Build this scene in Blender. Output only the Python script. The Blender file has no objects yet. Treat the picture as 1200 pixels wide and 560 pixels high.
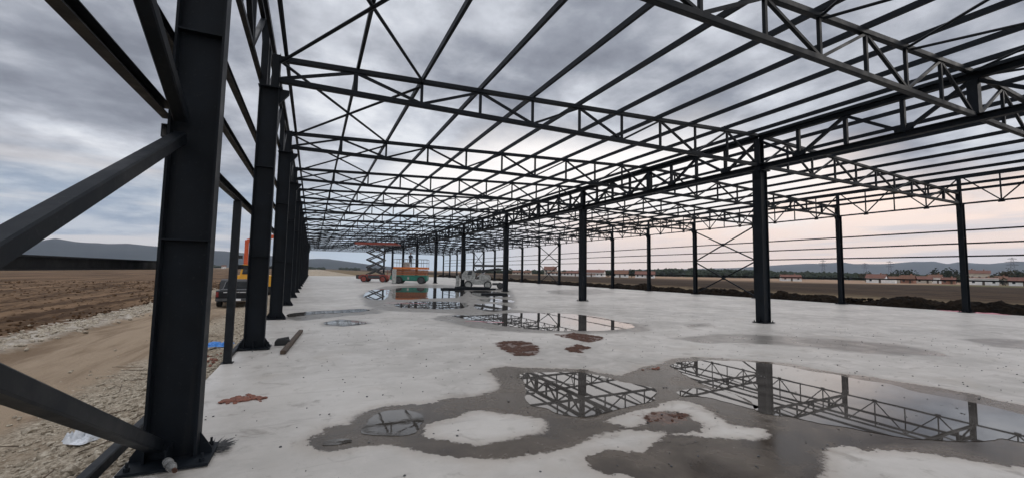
import bpy, bmesh, math, random
import numpy as np
from mathutils import Vector, Matrix
from mathutils import noise as mnoise
random.seed(7)
R = math.radians
C = bpy.context.scene.collection
scn = bpy.context.scene

# ------------------------------------------------------------------ camera
FPX, HCAM = 505.2, 1.65
YAW, PITCH, ROLL = .4312, .0757, .0171
cam = bpy.data.cameras.new('camera'); co = bpy.data.objects.new('camera', cam); C.objects.link(co)
cam.sensor_fit = 'HORIZONTAL'; cam.sensor_width = 36; cam.lens = 36*FPX/1200
cam.clip_start = .05; cam.clip_end = 30000
fw = Vector((math.sin(YAW)*math.cos(PITCH), math.cos(YAW)*math.cos(PITCH), math.sin(PITCH)))
rt0 = Vector((math.cos(YAW), -math.sin(YAW), 0)); up0 = rt0.cross(fw)
rt = rt0*math.cos(ROLL) - up0*-math.sin(ROLL)*1.0
rt = rt0*math.cos(ROLL) + up0*math.sin(ROLL)
up = up0*math.cos(ROLL) - rt0*math.sin(ROLL)
M = Matrix((rt, up, -fw)).transposed().to_4x4(); M.translation = Vector((0, 0, HCAM))
co.matrix_world = M
scn.camera = co

# ------------------------------------------------------------------ sky, sun, exposure
SUN_AZ, SUN_EL = R(112), R(22)          # azimuth measured from +Y towards +X
SKYOFF = (-35.131, 22.341, 0)
w = bpy.data.worlds.new("World"); scn.world = w; w.use_nodes = True
nt = w.node_tree; nt.nodes.clear()
def N(t, **k):
    n = nt.nodes.new(t)
    for a, b in k.items(): setattr(n, a, b)
    return n
def L(a, b): nt.links.new(a, b)
def MA(op, a, b=None, c=None, clamp=False):
    n = N('ShaderNodeMath', operation=op, use_clamp=clamp)
    for i, v in enumerate((a, b, c)):
        if v is None: continue
        if isinstance(v, (int, float)): n.inputs[i].default_value = v
        else: L(v, n.inputs[i])
    return n.outputs[0]
def SM(v, lo, hi):
    n = N('ShaderNodeMapRange', interpolation_type='SMOOTHSTEP'); L(v, n.inputs[0])
    n.inputs[1].default_value = lo; n.inputs[2].default_value = hi; return n.outputs[0]
def MX(f, a, b, mode='MIX'):
    n = N('ShaderNodeMix', data_type='RGBA', blend_type=mode)
    if isinstance(f, (int, float)): n.inputs[0].default_value = f
    else: L(f, n.inputs[0])
    for i, v in ((6, a), (7, b)):
        if isinstance(v, tuple): n.inputs[i].default_value = (*v, 1)
        else: L(v, n.inputs[i])
    return n.outputs[2]
def NZ(vec, scale, detail=6, rough=.55, dist=0.):
    n = N('ShaderNodeTexNoise'); L(vec, n.inputs['Vector']); n.inputs['Scale'].default_value = scale
    n.inputs['Detail'].default_value = detail; n.inputs['Roughness'].default_value = rough
    n.inputs['Distortion'].default_value = dist; return n.outputs[0]
tc = N('ShaderNodeTexCoord'); sep = N('ShaderNodeSeparateXYZ'); L(tc.outputs['Generated'], sep.inputs[0])
dx, dy, dz = sep.outputs
zc = MA('MAXIMUM', dz, 0.0)
inv = MA('DIVIDE', 1.0, MA('ADD', zc, .17))
comb = N('ShaderNodeCombineXYZ'); L(MA('MULTIPLY', dx, inv), comb.inputs[0]); L(MA('MULTIPLY', dy, inv), comb.inputs[1])
pv = comb.outputs[0]
mpo = N('ShaderNodeMapping'); L(comb.outputs[0], mpo.inputs[0]); mpo.inputs['Location'].default_value = SKYOFF; pv = mpo.outputs[0]
n1 = NZ(pv, 1.5, 8, .52, .15); n2 = NZ(pv, 4.6, 7, .6, .15)
hl = MA('SQRT', MA('ADD', MA('MULTIPLY', dx, dx), MA('ADD', MA('MULTIPLY', dy, dy), 1e-5)))
def azdot(deg):
    a = R(deg); return MA('DIVIDE', MA('ADD', MA('MULTIPLY', dx, math.sin(a)), MA('MULTIPLY', dy, math.cos(a))), hl)
cl = MA('ADD', MA('MULTIPLY', n1, .68), MA('MULTIPLY', n2, .32))
ramp = N('ShaderNodeValToRGB'); L(cl, ramp.inputs[0])
els = ramp.color_ramp.elements
els[0].position = .37; els[0].color = (.185, .20, .24, 1)
els[1].position = .64; els[1].color = (.74, .76, .80, 1)
e = els.new(.455); e.color = (.28, .30, .35, 1)
e = els.new(.52); e.color = (.42, .44, .49, 1)
e = els.new(.575); e.color = (.55, .575, .63, 1)
cloud = ramp.outputs[0]
# nishita sky seen where the cloud deck ends
sky = N('ShaderNodeTexSky', sky_type='NISHITA', sun_disc=False)
sky.sun_elevation = SUN_EL; sky.sun_rotation = SUN_AZ; sky.air_density = 1.2; sky.dust_density = 2.5
SKYS = .10

nish = MX(1.0, sky.outputs[0], (SKYS, SKYS, SKYS), 'MULTIPLY')
aR = azdot(74)     # towards the pink right horizon
aC = azdot(34)     # towards the bright gap
wob = MA('MULTIPLY', MA('SUBTRACT', n1, .5), .22)
zw = MA('ADD', dz, wob)
# thin bright cloud sheet (high luminance) under the dark deck, ahead and right
low = MX(SM(aR, .50, .88), (.56, .67, .78), (1.18, .92, .77))
low = MX(MA('MULTIPLY', SM(zw, .07, .17), SM(aC, .78, .97)), low, (1.05, 1.0, .97))
lowL = MX(SM(cl, .40, .60), (.25, .33, .44), (.58, .62, .67))
streak = NZ(comb.outputs[0], .5, 4, .5, .6)
mpz = N('ShaderNodeMapping'); L(tc.outputs['Generated'], mpz.inputs[0]); mpz.inputs['Scale'].default_value = (1.2, 1.2, 16)
st2 = NZ(mpz.outputs[0], 1.6, 5, .55, .3)
stm = MA('MULTIPLY', SM(st2, .50, .66), MA('SUBTRACT', 1.0, SM(dz, .26, .36)))
lowL = MX(MA('MULTIPLY', stm, .85), lowL, (.80, .74, .70))
aB = azdot(50)
base = MX(SM(aB, .44, .74), lowL, low)
base = MX(.05, base, nish)
bandtop = MA('ADD', MA('MULTIPLY', SM(aC, .80, .99), .14), .15)
deck = SM(MA('SUBTRACT', zw, bandtop), -.05, .06)
# horizontal blue-grey bars inside the bright band
bars = MA('MULTIPLY', SM(st2, .50, .60), MA('MULTIPLY', SM(aR, .80, .97), MA('SUBTRACT', 1.0, SM(dz, .07, .16))))
base = MX(MA('MULTIPLY', bars, .55), base, (.50, .56, .66))
deckmix = MX(SM(dz, .11, .22), lowL, cloud)
cond = SM(aB, .44, .74)
decked = MX(cond, deckmix, cloud)
dfac = MX(cond, SM(dz, .0, .05), deck)
col = MX(dfac, base, decked)
# brightness added to unseen zenith and sky behind the viewer, lights the slab
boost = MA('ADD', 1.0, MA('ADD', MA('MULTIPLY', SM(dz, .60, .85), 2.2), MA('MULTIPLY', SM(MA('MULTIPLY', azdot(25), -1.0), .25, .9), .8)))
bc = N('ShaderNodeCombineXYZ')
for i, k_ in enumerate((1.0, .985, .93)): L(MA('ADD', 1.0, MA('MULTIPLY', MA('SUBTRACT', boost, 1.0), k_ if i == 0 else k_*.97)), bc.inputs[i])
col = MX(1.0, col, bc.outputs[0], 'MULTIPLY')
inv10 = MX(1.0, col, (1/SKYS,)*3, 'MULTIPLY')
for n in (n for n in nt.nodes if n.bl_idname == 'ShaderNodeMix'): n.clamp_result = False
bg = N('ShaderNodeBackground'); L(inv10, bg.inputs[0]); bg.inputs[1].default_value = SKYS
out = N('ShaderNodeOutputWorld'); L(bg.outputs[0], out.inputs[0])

sl = bpy.data.lights.new('sun', 'SUN'); sl.energy = .5; sl.angle = R(25); sl.color = (1, .93, .86)
so = bpy.data.objects.new('sun', sl); C.objects.link(so)
sd = Vector((math.sin(SUN_AZ)*math.cos(SUN_EL), math.cos(SUN_AZ)*math.cos(SUN_EL), math.sin(SUN_EL)))
so.rotation_euler = sd.to_track_quat('Z', 'Y').to_euler(); so.location = (0, 0, 30)
scn.view_settings.view_transform = 'Standard'; scn.view_settings.look = 'None'
scn.view_settings.exposure = 0.22; scn.view_settings.gamma = 1
scn.render.engine = 'CYCLES'
scn.cycles.max_bounces = 6; scn.cycles.volume_bounces = 0

# ------------------------------------------------------------------ projection helper (survey of the plan from the photo)
def ray(x, y):
    u = (x-600)/FPX; v = (280-y)/FPX
    return (fw + rt*u + up*v)
def gpt(x, y, z=0.):
    d = ray(x, y); t = (z-HCAM)/d.z
    return (d.x*t, d.y*t)

# ------------------------------------------------------------------ materials
def mat(name):
    m = bpy.data.materials.new(name); m.use_nodes = True
    return m, m.node_tree, m.node_tree.nodes['Principled BSDF']
class G:
    """small node-graph helper for one material"""
    def __init__(s, name):
        s.m, s.t, s.b = mat(name); s.co = s.n('ShaderNodeTexCoord').outputs['Object']
        s.geo = s.n('ShaderNodeNewGeometry').outputs['Position']
    def n(s, t, **k):
        n = s.t.nodes.new(t)
        for a, b in k.items(): setattr(n, a, b)
        return n
    def l(s, a, b): s.t.links.new(a, b)
    def noise(s, vec, scale, detail=5, rough=.55, dist=0, stretch=None):
        if stretch:
            mp = s.n('ShaderNodeMapping'); s.l(vec, mp.inputs[0]); mp.inputs['Scale'].default_value = stretch; vec = mp.outputs[0]
        n = s.n('ShaderNodeTexNoise'); s.l(vec, n.inputs['Vector']); n.inputs['Scale'].default_value = scale
        n.inputs['Detail'].default_value = detail; n.inputs['Roughness'].default_value = rough; n.inputs['Distortion'].default_value = dist
        return n.outputs[0]
    def ma(s, op, a, b=None, c=None):
        n = s.n('ShaderNodeMath', operation=op)
        for i, v in enumerate((a, b, c)):
            if v is None: continue
            if isinstance(v, (int, float)): n.inputs[i].default_value = v
            else: s.l(v, n.inputs[i])
        return n.outputs[0]
    def sm(s, v, lo, hi, a=0., b=1.):
        n = s.n('ShaderNodeMapRange', interpolation_type='SMOOTHSTEP'); s.l(v, n.inputs[0])
        n.inputs[1].default_value = lo; n.inputs[2].default_value = hi; n.inputs[3].default_value = a; n.inputs[4].default_value = b
        return n.outputs[0]
    def mx(s, f, a, b, mode='MIX'):
        n = s.n('ShaderNodeMix', data_type='RGBA', blend_type=mode)
        if isinstance(f, (int, float)): n.inputs[0].default_value = f
        else: s.l(f, n.inputs[0])
        for i, v in ((6, a), (7, b)):
            if isinstance(v, tuple): n.inputs[i].default_value = (*v[:3], 1)
            else: s.l(v, n.inputs[i])
        return n.outputs[2]
    def bump(s, h, strength=.3, dist=.02):
        n = s.n('ShaderNodeBump'); s.l(h, n.inputs['Height']); n.inputs['Strength'].default_value = strength
        n.inputs['Distance'].default_value = dist; s.l(n.outputs[0], s.b.inputs['Normal'])
    def set(s, col=None, rough=None, **k):
        for v, key in ((col, 'Base Color'), (rough, 'Roughness')):
            if v is None: continue
            if isinstance(v, tuple): s.b.inputs[key].default_value = (*v[:3], 1)
            elif isinstance(v, (int, float)): s.b.inputs[key].default_value = v
            else: s.l(v, s.b.inputs[key])
        for a, b in k.items(): s.b.inputs[a.replace('_', ' ')].default_value = b
        return s.m
def worn(name, c1, c2, rough=.5, scale=6., bump=.15, **k):
    g = G(name); a = g.noise(g.geo, scale, 6, .62); b = g.noise(g.geo, scale*7, 3, .6)
    f = g.sm(g.ma('ADD', g.ma('MULTIPLY', a, .7), g.ma('MULTIPLY', b, .3)), .38, .62)
    g.bump(b, bump, .004)
    return g.set(g.mx(f, c1, c2), g.sm(a, .3, .7, max(.04, rough-.1), min(1, rough+.12)), **k)
M_ = {}
# dark anthracite structural paint, dusty and scuffed
g = G('anthracite_steel_paint'); a = g.noise(g.geo, 2.2, 7, .65); b = g.noise(g.geo, 30, 4, .6)
c_ = g.mx(g.sm(a, .35, .7), (.0035, .0052, .0075), (.007, .010, .0140)); c_ = g.mx(g.sm(b, .60, .72, 0, .4), c_, (.03, .033, .037))
dr = g.noise(g.geo, 3.0, 5, .6, .2, (3, 3, .25)); c_ = g.mx(g.sm(dr, .56, .68, 0, .35), c_, (.018, .018, .018)); ch = g.noise(g.geo, 7, 4, .7, 1.5); c_ = g.mx(g.sm(ch, .68, .72, 0, .2), c_, (.09, .085, .075))
g.bump(b, .12, .002); M_['steel'] = g.set(c_, g.sm(a, .3, .7, .42, .62), Specular_IOR_Level=.17)
M_['girt'] = worn('dark_galvanised_primer', (.006, .0075, .009), (.013, .015, .018), .55, Specular_IOR_Level=.22)
M_['grout'] = worn('mortar_grout', (.2, .19, .18), (.3, .29, .27), .9)
M_['bolt'] = worn('zinc_bolts', (.25, .25, .26), (.4, .4, .4), .4, Metallic=.8)
M_['red_paint'] = worn('faded_red_paint', (.20, .035, .025), (.33, .07, .045), .5)
M_['orange'] = worn('orange_paint', (.50, .12, .02), (.62, .18, .04), .5)
M_['red_orange'] = worn('red_orange_paint', (.5, .07, .02), (.6, .11, .035), .45)
M_['rust_panel'] = worn('rusty_brown_red_panel', (.22, .07, .025), (.34, .11, .04), .6)
M_['green'] = worn('machine_green_paint', (.012, .12, .085), (.02, .19, .13), .45)
M_['white'] = worn('white_machine_paint', (.22, .22, .20), (.46, .46, .43), .5)
M_['yellow'] = worn('yellow_machine_paint', (.62, .30, .02), (.75, .38, .03), .45)
M_['black'] = worn('black_rubber', (.012, .012, .012), (.03, .03, .03), .75)
M_['dark_metal'] = worn('dark_machine_metal', (.03, .032, .035), (.07, .07, .07), .5)
M_['truck_paint'] = worn('black_car_paint', (.008, .009, .011), (.014, .014, .015), .4, bump=.02, Specular_IOR_Level=.2)
M_['glass'] = worn('dark_window_glass', (.02, .025, .03), (.03, .035, .04), .08, bump=0)
M_['chrome'] = worn('brushed_steel_trim', (.45, .45, .46), (.6, .6, .6), .25, Metallic=1.)
M_['tail'] = worn('red_tail_lens', (.12, .008, .008), (.18, .012, .012), .2, bump=0)
M_['plate'] = worn('white_number_plate', (.7, .7, .7), (.8, .8, .8), .4, bump=0)
M_['wood'] = worn('weathered_timber', (.03, .02, .014), (.075, .05, .034), .85, 9)
M_['clay'] = worn('crumbled_red_clay', (.10, .038, .024), (.22, .085, .055), .85, 30, .5)
M_['mud'] = worn('wet_red_brown_mud', (.038, .018, .011), (.098, .046, .030), .7, 26, .6, Specular_IOR_Level=.2)
M_['plastic_blue'] = worn('blue_plastic', (.02, .14, .42), (.03, .2, .55), .4)
M_['plastic_white'] = worn('white_plastic_film', (.42, .44, .46), (.62, .64, .66), .45)
M_['bottle'] = worn('clear_plastic_bottle', (.12, .12, .115), (.26, .26, .25), .2)
M_['pink'] = worn('pink_plastic_sheet', (.5, .16, .2), (.62, .3, .33), .6)
M_['wall_white'] = worn('white_render', (.66, .65, .62), (.8, .79, .76), .9, .6)
M_['wall_cream'] = worn('cream_render', (.40, .36, .29), (.52, .47, .39), .9, .6)
M_['wall_brick'] = worn('bare_brick_wall', (.24, .11, .07), (.33, .17, .11), .9, .8)
M_['roof_red'] = worn('red_clay_roof', (.13, .062, .048), (.19, .10, .078), .85, 1.2, Specular_IOR_Level=.1)
M_['roof_brown'] = worn('brown_weathered_roof', (.13, .07, .05), (.2, .11, .075), .9, 1.2, Specular_IOR_Level=.1)
M_['trim'] = worn('brown_timber_trim', (.05, .035, .025), (.08, .06, .04), .7)
M_['bark'] = worn('bark', (.05, .04, .03), (.1, .08, .06), .95)
M_['leaf'] = worn('dark_foliage', (.011, .017, .009), (.028, .036, .017), .9, .5, Specular_IOR_Level=.1)
M_['leaf_olive'] = worn('autumn_foliage', (.03, .028, .014), (.06, .052, .026), .9, .5, Specular_IOR_Level=.1)
M_['skin'] = worn('skin', (.35, .2, .14), (.4, .25, .18), .6)
M_['jacket'] = worn('dark_work_jacket', (.012, .014, .02), (.03, .03, .04), .85)
M_['hair'] = worn('dark_hair', (.01, .008, .006), (.02, .015, .01), .7)
M_['stone'] = worn('pale_crushed_stone', (.20, .165, .12), (.44, .39, .31), .95, 14, Specular_IOR_Level=.15)
M_['soil'] = worn('dark_turned_soil', (.005, .004, .003), (.017, .012, .008), 1., 1.5, .6, Specular_IOR_Level=.05)
M_['twig'] = worn('dry_twig', (.06, .045, .03), (.14, .1, .07), .9)

# ------------------------------------------------------------------ mesh building
class MB:
    def __init__(s): s.v = []; s.f = []; s.sm = False
    def add(s, vs, fs):
        o = len(s.v); s.v += [tuple(v) for v in vs]; s.f += [tuple(i+o for i in f) for f in fs]; return s
    def box(s, x0, x1, y0, y1, z0, z1):
        return s.add([(x0,y0,z0),(x1,y0,z0),(x1,y1,z0),(x0,y1,z0),(x0,y0,z1),(x1,y0,z1),(x1,y1,z1),(x0,y1,z1)],
                     [(0,3,2,1),(4,5,6,7),(0,1,5,4),(1,2,6,5),(2,3,7,6),(3,0,4,7)])
    def bar(s, p, q, a, b, upv=(0,0,1), bev=0.):
        """rectangular bar a wide (sideways) and b deep (along upv)"""
        p = Vector(p); q = Vector(q); d = (q-p).normalized(); u = Vector(upv)
        if abs(d.dot(u)) > .999: u = Vector((0,1,0))
        sx = d.cross(u).normalized(); u = sx.cross(d).normalized()
        if bev:
            c = bev; pr = [(-a/2+c,-b/2),(a/2-c,-b/2),(a/2,-b/2+c),(a/2,b/2-c),(a/2-c,b/2),(-a/2+c,b/2),(-a/2,b/2-c),(-a/2,-b/2+c)]
        else: pr = [(-a/2,-b/2),(a/2,-b/2),(a/2,b/2),(-a/2,b/2)]
        n = len(pr); vs = [p+sx*x+u*y for x, y in pr]+[q+sx*x+u*y for x, y in pr]
        return s.add(vs, [tuple(range(n))[::-1], tuple(range(n, 2*n))]+[(i,(i+1)%n,n+(i+1)%n,n+i) for i in range(n)])
    def tube(s, p, q, r, n=8, r2=None):
        p = Vector(p); q = Vector(q); d = (q-p).normalized(); r2 = r if r2 is None else r2
        u = Vector((0,0,1)) if abs(d.z) < .9 else Vector((1,0,0)); a = d.cross(u).normalized(); b = a.cross(d)
        vs = [p+(a*math.cos(t)+b*math.sin(t))*r for t in [2*math.pi*i/n for i in range(n)]]
        vs += [q+(a*math.cos(t)+b*math.sin(t))*r2 for t in [2*math.pi*i/n for i in range(n)]]
        return s.add(vs, [tuple(range(n))[::-1], tuple(range(n,2*n))]+[(i,(i+1)%n,n+(i+1)%n,n+i) for i in range(n)])
    def prism(s, prof, y0, y1, axis='Y'):
        n = len(prof)
        f = {'Y': lambda a, b, t: (a, t, b), 'X': lambda a, b, t: (t, a, b), 'Z': lambda a, b, t: (a, b, t)}[axis]
        vs = [f(a, b, y0) for a, b in prof]+[f(a, b, y1) for a, b in prof]
        return s.add(vs, [tuple(range(n)), tuple(range(n,2*n))[::-1]]+[(i,n+i,n+(i+1)%n,(i+1)%n) for i in range(n)])
    def hsec(s, cx, cy, w, d, tf, tw, z0, z1):
        """rolled H section: flanges square to X, web along X"""
        s.box(cx-w/2, cx-w/2+tf, cy-d/2, cy+d/2, z0, z1); s.box(cx+w/2-tf, cx+w/2, cy-d/2, cy+d/2, z0, z1)
        return s.box(cx-w/2+tf, cx+w/2-tf, cy-tw/2, cy+tw/2, z0, z1)
    def hbar(s, p, q, b, h, t=.014, upv=(0,0,1)):
        """I section laid along p-q"""
        p = Vector(p); q = Vector(q); d = (q-p).normalized(); sx = d.cross(Vector(upv)).normalized(); u = sx.cross(d)
        for k in (-1, 1): s.bar(p+u*k*(h/2-t/2), q+u*k*(h/2-t/2), b, t, u)
        return s.bar(p, q, t, h-2*t, u)
    def rock(s, c, r, sq=1., seed=0):
        rnd = random.Random(seed); vs = []
        for v in ICO[0]:
            k = rnd.uniform(.6, 1.15); vs.append((c[0]+v[0]*r*k, c[1]+v[1]*r*k, c[2]+v[2]*r*k*sq))
        return s.add(vs, ICO[1])
    def build(s, name, m, parent=None, loc=(0,0,0), smooth=False):
        me = bpy.data.meshes.new(name); me.from_pydata(s.v, [], s.f); me.update()
        bm = bmesh.new(); bm.from_mesh(me); bmesh.ops.recalc_face_normals(bm, faces=bm.faces); bm.to_mesh(me); bm.free()
        me.materials.append(m)
        if smooth: me.polygons.foreach_set('use_smooth', [True]*len(me.polygons))
        o = bpy.data.objects.new(name, me); C.objects.link(o); o.location = loc
        if parent: o.parent = parent
        return o
b_ = bmesh.new(); bmesh.ops.create_icosphere(b_, subdivisions=1, radius=1)
ICO = ([tuple(v.co) for v in b_.verts], [tuple(v.index for v in f.verts) for f in b_.faces]); b_.free()
def tag(o, label=None, cat=None, group=None, kind=None):
    if label: o['label'] = label
    if cat: o['category'] = cat
    if group: o['group'] = group
    if kind: o['kind'] = kind
    return o
def empty(name, loc=(0,0,0), rz=0.):
    o = bpy.data.objects.new(name, None); C.objects.link(o); o.location = loc; o.rotation_euler.z = rz; o.empty_display_size = .3
    return o
def copy_tree(o, parent=None):
    c = o.copy(); C.objects.link(c); c.parent = parent
    for k in ('label', 'group'):
        pass
    for ch in [x for x in KIDS.get(o.name, [])]: copy_tree(ch, c)
    return c
KIDS = {}
def kids(root):
    KIDS.clear()
    for x in bpy.data.objects:
        if x.parent: KIDS.setdefault(x.parent.name, []).append(x)
def ordn(i):
    W = ['', 'first','second','third','fourth','fifth','sixth','seventh','eighth','ninth','tenth','eleventh','twelfth','thirteenth','fourteenth','fifteenth','sixteenth','seventeenth','eighteenth','nineteenth','twentieth','twenty-first','twenty-second']
    return W[i]

# ------------------------------------------------------------------ plan of the steel hall (metres)
H = 5.6645; Y2 = 10.3088
def YF(n): return Y2+n*H
N0, N1 = -2, 17
XA, XB, XC = -1.01, 14.63, 30.05
XTA, XTC = -.83, 29.86
ZB = lambda x: 5.67 if x < XB else 5.65-.12*(x-XB)/(XTC-XB)
def ZT(x): return 6.14+(6.77-6.14)*(x-XTA)/(XB-XTA) if x <= XB else 6.77-(6.77-6.03)*(x-XB)/(XTC-XB)
ZPT, ZPB = 6.97, 5.55

# ------------------------------------------------------------------ terrain
def gz(x, y):
    """height of the land outside the slab"""
    if x < -1.3:
        t = min(1, (-1.3-x)/2.3)
        z = -.16-.42*t*t*(3-2*t)
        if x < -8.2: z -= .0
        far = min(1, max(0, (-x-15)/200)); z -= far*.5
    elif x > 30.6:
        far = min(1, max(0, (x-34)/200)); z = -.35-far*.7
    else: z = -.6
    if y > 112: z = min(z, -.35-.2*min(1, (y-112)/80.))
    elif -1.3 <= x <= 30.6 and y < 112: z = -.6
    return z
def lines(segs):
    out = []
    for a, b, st in segs:
        n = max(1, int(round((b-a)/st))); out += [a+(b-a)*i/n for i in range(n)]
    return np.array(out+[segs[-1][1]])
xs = lines([(-8600,-2000,2200),(-2000,-300,280),(-300,-60,14),(-60,-20,1.2),(-20,-8.5,.28),(-8.5,-1.3,.11),(-1.3,30.6,4),(30.6,60,1.2),(60,300,15),(300,2000,240),(2000,8600,2200)])
ys = lines([(-3000,-200,700),(-200,-10,19),(-10,2,1.),(2,16,.12),(16,34,.28),(34,80,1.),(80,300,10),(300,2000,200),(2000,8700,2200)])
def grid_mesh(name, xs, ys, zf, m):
    nx, ny = len(xs), len(ys)
    v = np.zeros((ny, nx, 3), np.float32); v[..., 0] = xs[None]; v[..., 1] = ys[:, None]; v[..., 2] = zf(v[..., 0], v[..., 1])
    idx = np.arange(nx*ny).reshape(ny, nx)
    q = np.stack([idx[:-1,:-1], idx[:-1,1:], idx[1:,1:], idx[1:,:-1]], -1).reshape(-1, 4)
    me = bpy.data.meshes.new(name); me.vertices.add(nx*ny); me.vertices.foreach_set('co', v.ravel())
    me.loops.add(q.size); me.loops.foreach_set('vertex_index', q.ravel().astype(np.int32))
    me.polygons.add(len(q)); me.polygons.foreach_set('loop_start', np.arange(0, q.size, 4, dtype=np.int32))
    me.update(calc_edges=True); me.polygons.foreach_set('use_smooth', np.ones(len(q), bool)); me.materials.append(m)
    o = bpy.data.objects.new(name, me); C.objects.link(o); return o, v
def zf(X, Y):
    out = np.zeros_like(X)
    for j in range(X.shape[0]):
        for i in range(X.shape[1]):
            x, y = float(X[j,i]), float(Y[j,i]); z = gz(x, y)
            if -60 < x < -1.3 and y < 90 and y > -10:
                p = Vector((x, y, 0))
                if x < -8.0:
                    k = min(1, (-8.0-x)/1.5)
                    z += k*(.10*mnoise.noise(p*1.3)+.07*mnoise.noise(Vector((x*2.2, y*.35, 3)))+.05*mnoise.noise(p*3.1))+.12*k
                elif x < -6.7: z += .09*(mnoise.noise(p*2.1)+.5)+.05*mnoise.noise(p*5)
                elif x < -3.4: z += .035*mnoise.noise(Vector((x*2.0, y*.15, 1)))+.015*mnoise.noise(p*2)
                else: z += .06*mnoise.noise(p*1.9)+.035*mnoise.noise(p*6)
            elif x > 30.6 and y < 120: z += .1*mnoise.noise(Vector((x, y, 0))*.4)
            out[j,i] = z
    return out
g = G('land')
s_ = g.n('ShaderNodeSeparateXYZ'); g.l(g.geo, s_.inputs[0]); X_, Y_, Z_ = s_.outputs
nA = g.noise(g.geo, .35, 5, .6); nB = g.noise(g.geo, 3.0, 6, .65); nC = g.noise(g.geo, 18, 5, .7); nF = g.noise(g.geo, .02, 5, .6)
row = g.noise(g.geo, 1.0, 5, .62, .1, (1.1, .045, 1)); rowF = g.noise(g.geo, 1.0, 5, .6, 0, (.16, .012, 1))
xw = g.ma('ADD', X_, g.ma('ADD', g.ma('MULTIPLY', g.ma('SUBTRACT', nA, .5), 1.3), g.ma('MULTIPLY', g.ma('SUBTRACT', nB, .5), 1.5)))
# ploughed field
field = g.mx(g.sm(g.ma('ADD', g.ma('MULTIPLY', row, .75), g.ma('MULTIPLY', nB, .25)), .40, .60), (.05, .029, .016), (.175, .112, .066))
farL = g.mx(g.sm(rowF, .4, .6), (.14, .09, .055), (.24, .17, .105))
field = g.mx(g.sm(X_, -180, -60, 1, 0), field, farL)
road = g.mx(g.sm(g.noise(g.geo, 1.0, 5, .6, .3, (1.2, .18, 1)), .38, .62), (.17, .12, .078), (.30, .23, .16))
road = g.mx(g.sm(nC, .55, .7, 0, .5), road, (.30, .25, .2))
pale = g.mx(g.sm(nB, .35, .65), (.20, .165, .125), (.44, .40, .34))
grav = g.mx(g.sm(nC, .35, .65), (.17, .135, .095), (.46, .40, .31))
grav = g.mx(g.sm(nA, .45, .65, 0, .6), grav, (.2, .15, .1))
c = g.mx(g.sm(xw, -8.55, -8.25), field, pale)
c = g.mx(g.sm(xw, -7.1, -6.6), c, road)
c = g.mx(g.sm(xw, -3.9, -3.3), c, grav)
# right side
tan = g.mx(g.sm(nB, .35, .65), (.09, .066, .038), (.19, .14, .082))
dark = g.mx(g.sm(rowF, .42, .6), (.024, .015, .0085), (.050, .031, .018))
xr = g.ma('ADD', X_, g.ma('MULTIPLY', g.ma('SUBTRACT', nF, .5), 60))
right = g.mx(g.sm(g.ma('ADD', X_, g.ma('MULTIPLY', g.ma('SUBTRACT', nA, .5), 22)), 48, 66), tan, dark)
right = g.mx(g.sm(xr, 230, 270), right, g.mx(g.sm(nF, .4, .6), (.13, .1, .06), (.09, .085, .04)))
c = g.mx(g.sm(X_, 14, 15), c, right)
# beyond the far end of the slab
ahead = g.mx(g.sm(g.noise(g.geo, 1.0, 5, .6, 0, (.02, .12, 1)), .4, .6), (.21, .13, .08), (.33, .23, .155))
inX = g.ma('MULTIPLY', g.sm(X_, -9, -7), g.sm(Y_, 106, 109))
c = g.mx(g.ma('MULTIPLY', inX, g.sm(X_, 300, 120, 1, 0)), c, ahead)
g.bump(g.ma('ADD', g.ma('MULTIPLY', nB, .6), g.ma('MULTIPLY', nC, .5)), .9, .08)
M_['land'] = g.set(c, .97, Specular_IOR_Level=.1)
land, _ = grid_mesh('ground', xs, ys, zf, M_['land']); tag(land, kind='structure')

# ------------------------------------------------------------------ concrete slab with damp stains
SX0, SX1, SY0, SY1 = -1.34, 30.62, -7., 108.
def c4(pts): return [(340+x/2.7273, 380+y/2.7273) for x, y in pts]
def c5(pts): return [(760+x/2.7273, 380+y/2.7273) for x, y in pts]
W1 = c4([(38,385),(60,365),(105,345),(120,325),(150,322),(190,322),(200,300),(235,280),(290,262),(345,255),(400,252),(450,250),(490,238),(550,232),(600,228),(625,220),(670,207),(672,185),(655,165),(630,150),(640,140),(690,133),(760,138),(850,140),(940,142),(1000,155),(1060,162),(1090,152),(1130,135)]) \
   + c5([(40,125),(80,108),(150,103),(250,109),(360,117),(450,124),(530,141),(600,154),(700,165),(790,180),(870,193),(950,206),(1040,222),(1100,240),(1200,258),(1320,285),(1450,330),(1420,470),(1200,458),(1100,443),(1000,427),(900,412),(820,402),(720,398),(690,403),(640,388),(590,393),(557,410),(575,450),(565,491),(560,560),(300,600),(0,600)]) \
   + c4([(1100,491),(1060,485),(1000,475),(960,455),(940,430),(960,412),(1010,405),(1080,405),(1130,415),(1150,390),(1165,370),(1190,358)]) \
   + c4([(1200,345),(1130,338),(1060,338),(1010,343),(970,355),(930,372),(880,395),(820,405),(740,420),(660,425),(580,427),(500,422),(430,410),(370,395),(320,380),(260,380),(200,390),(150,405),(90,408)])
D1 = c4([(430,345),(440,318),(500,305),(560,282),(610,272),(680,282),(740,290),(800,300),(815,325),(800,345),(750,355),(690,370),(600,385),(530,378),(490,368),(440,362)])
D2 = c4([(1005,310),(1030,298),(1060,290),(1110,268),(1165,262)]) + c5([(30,250),(80,240),(120,245),(180,260),(220,290),(260,320),(330,330),(378,335),(370,355),(330,365),(240,362),(150,355),(90,352),(160,345),(182,333),(178,318),(140,300),(125,284),(60,276),(15,284),(-20,318),(-60,325)])
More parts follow.
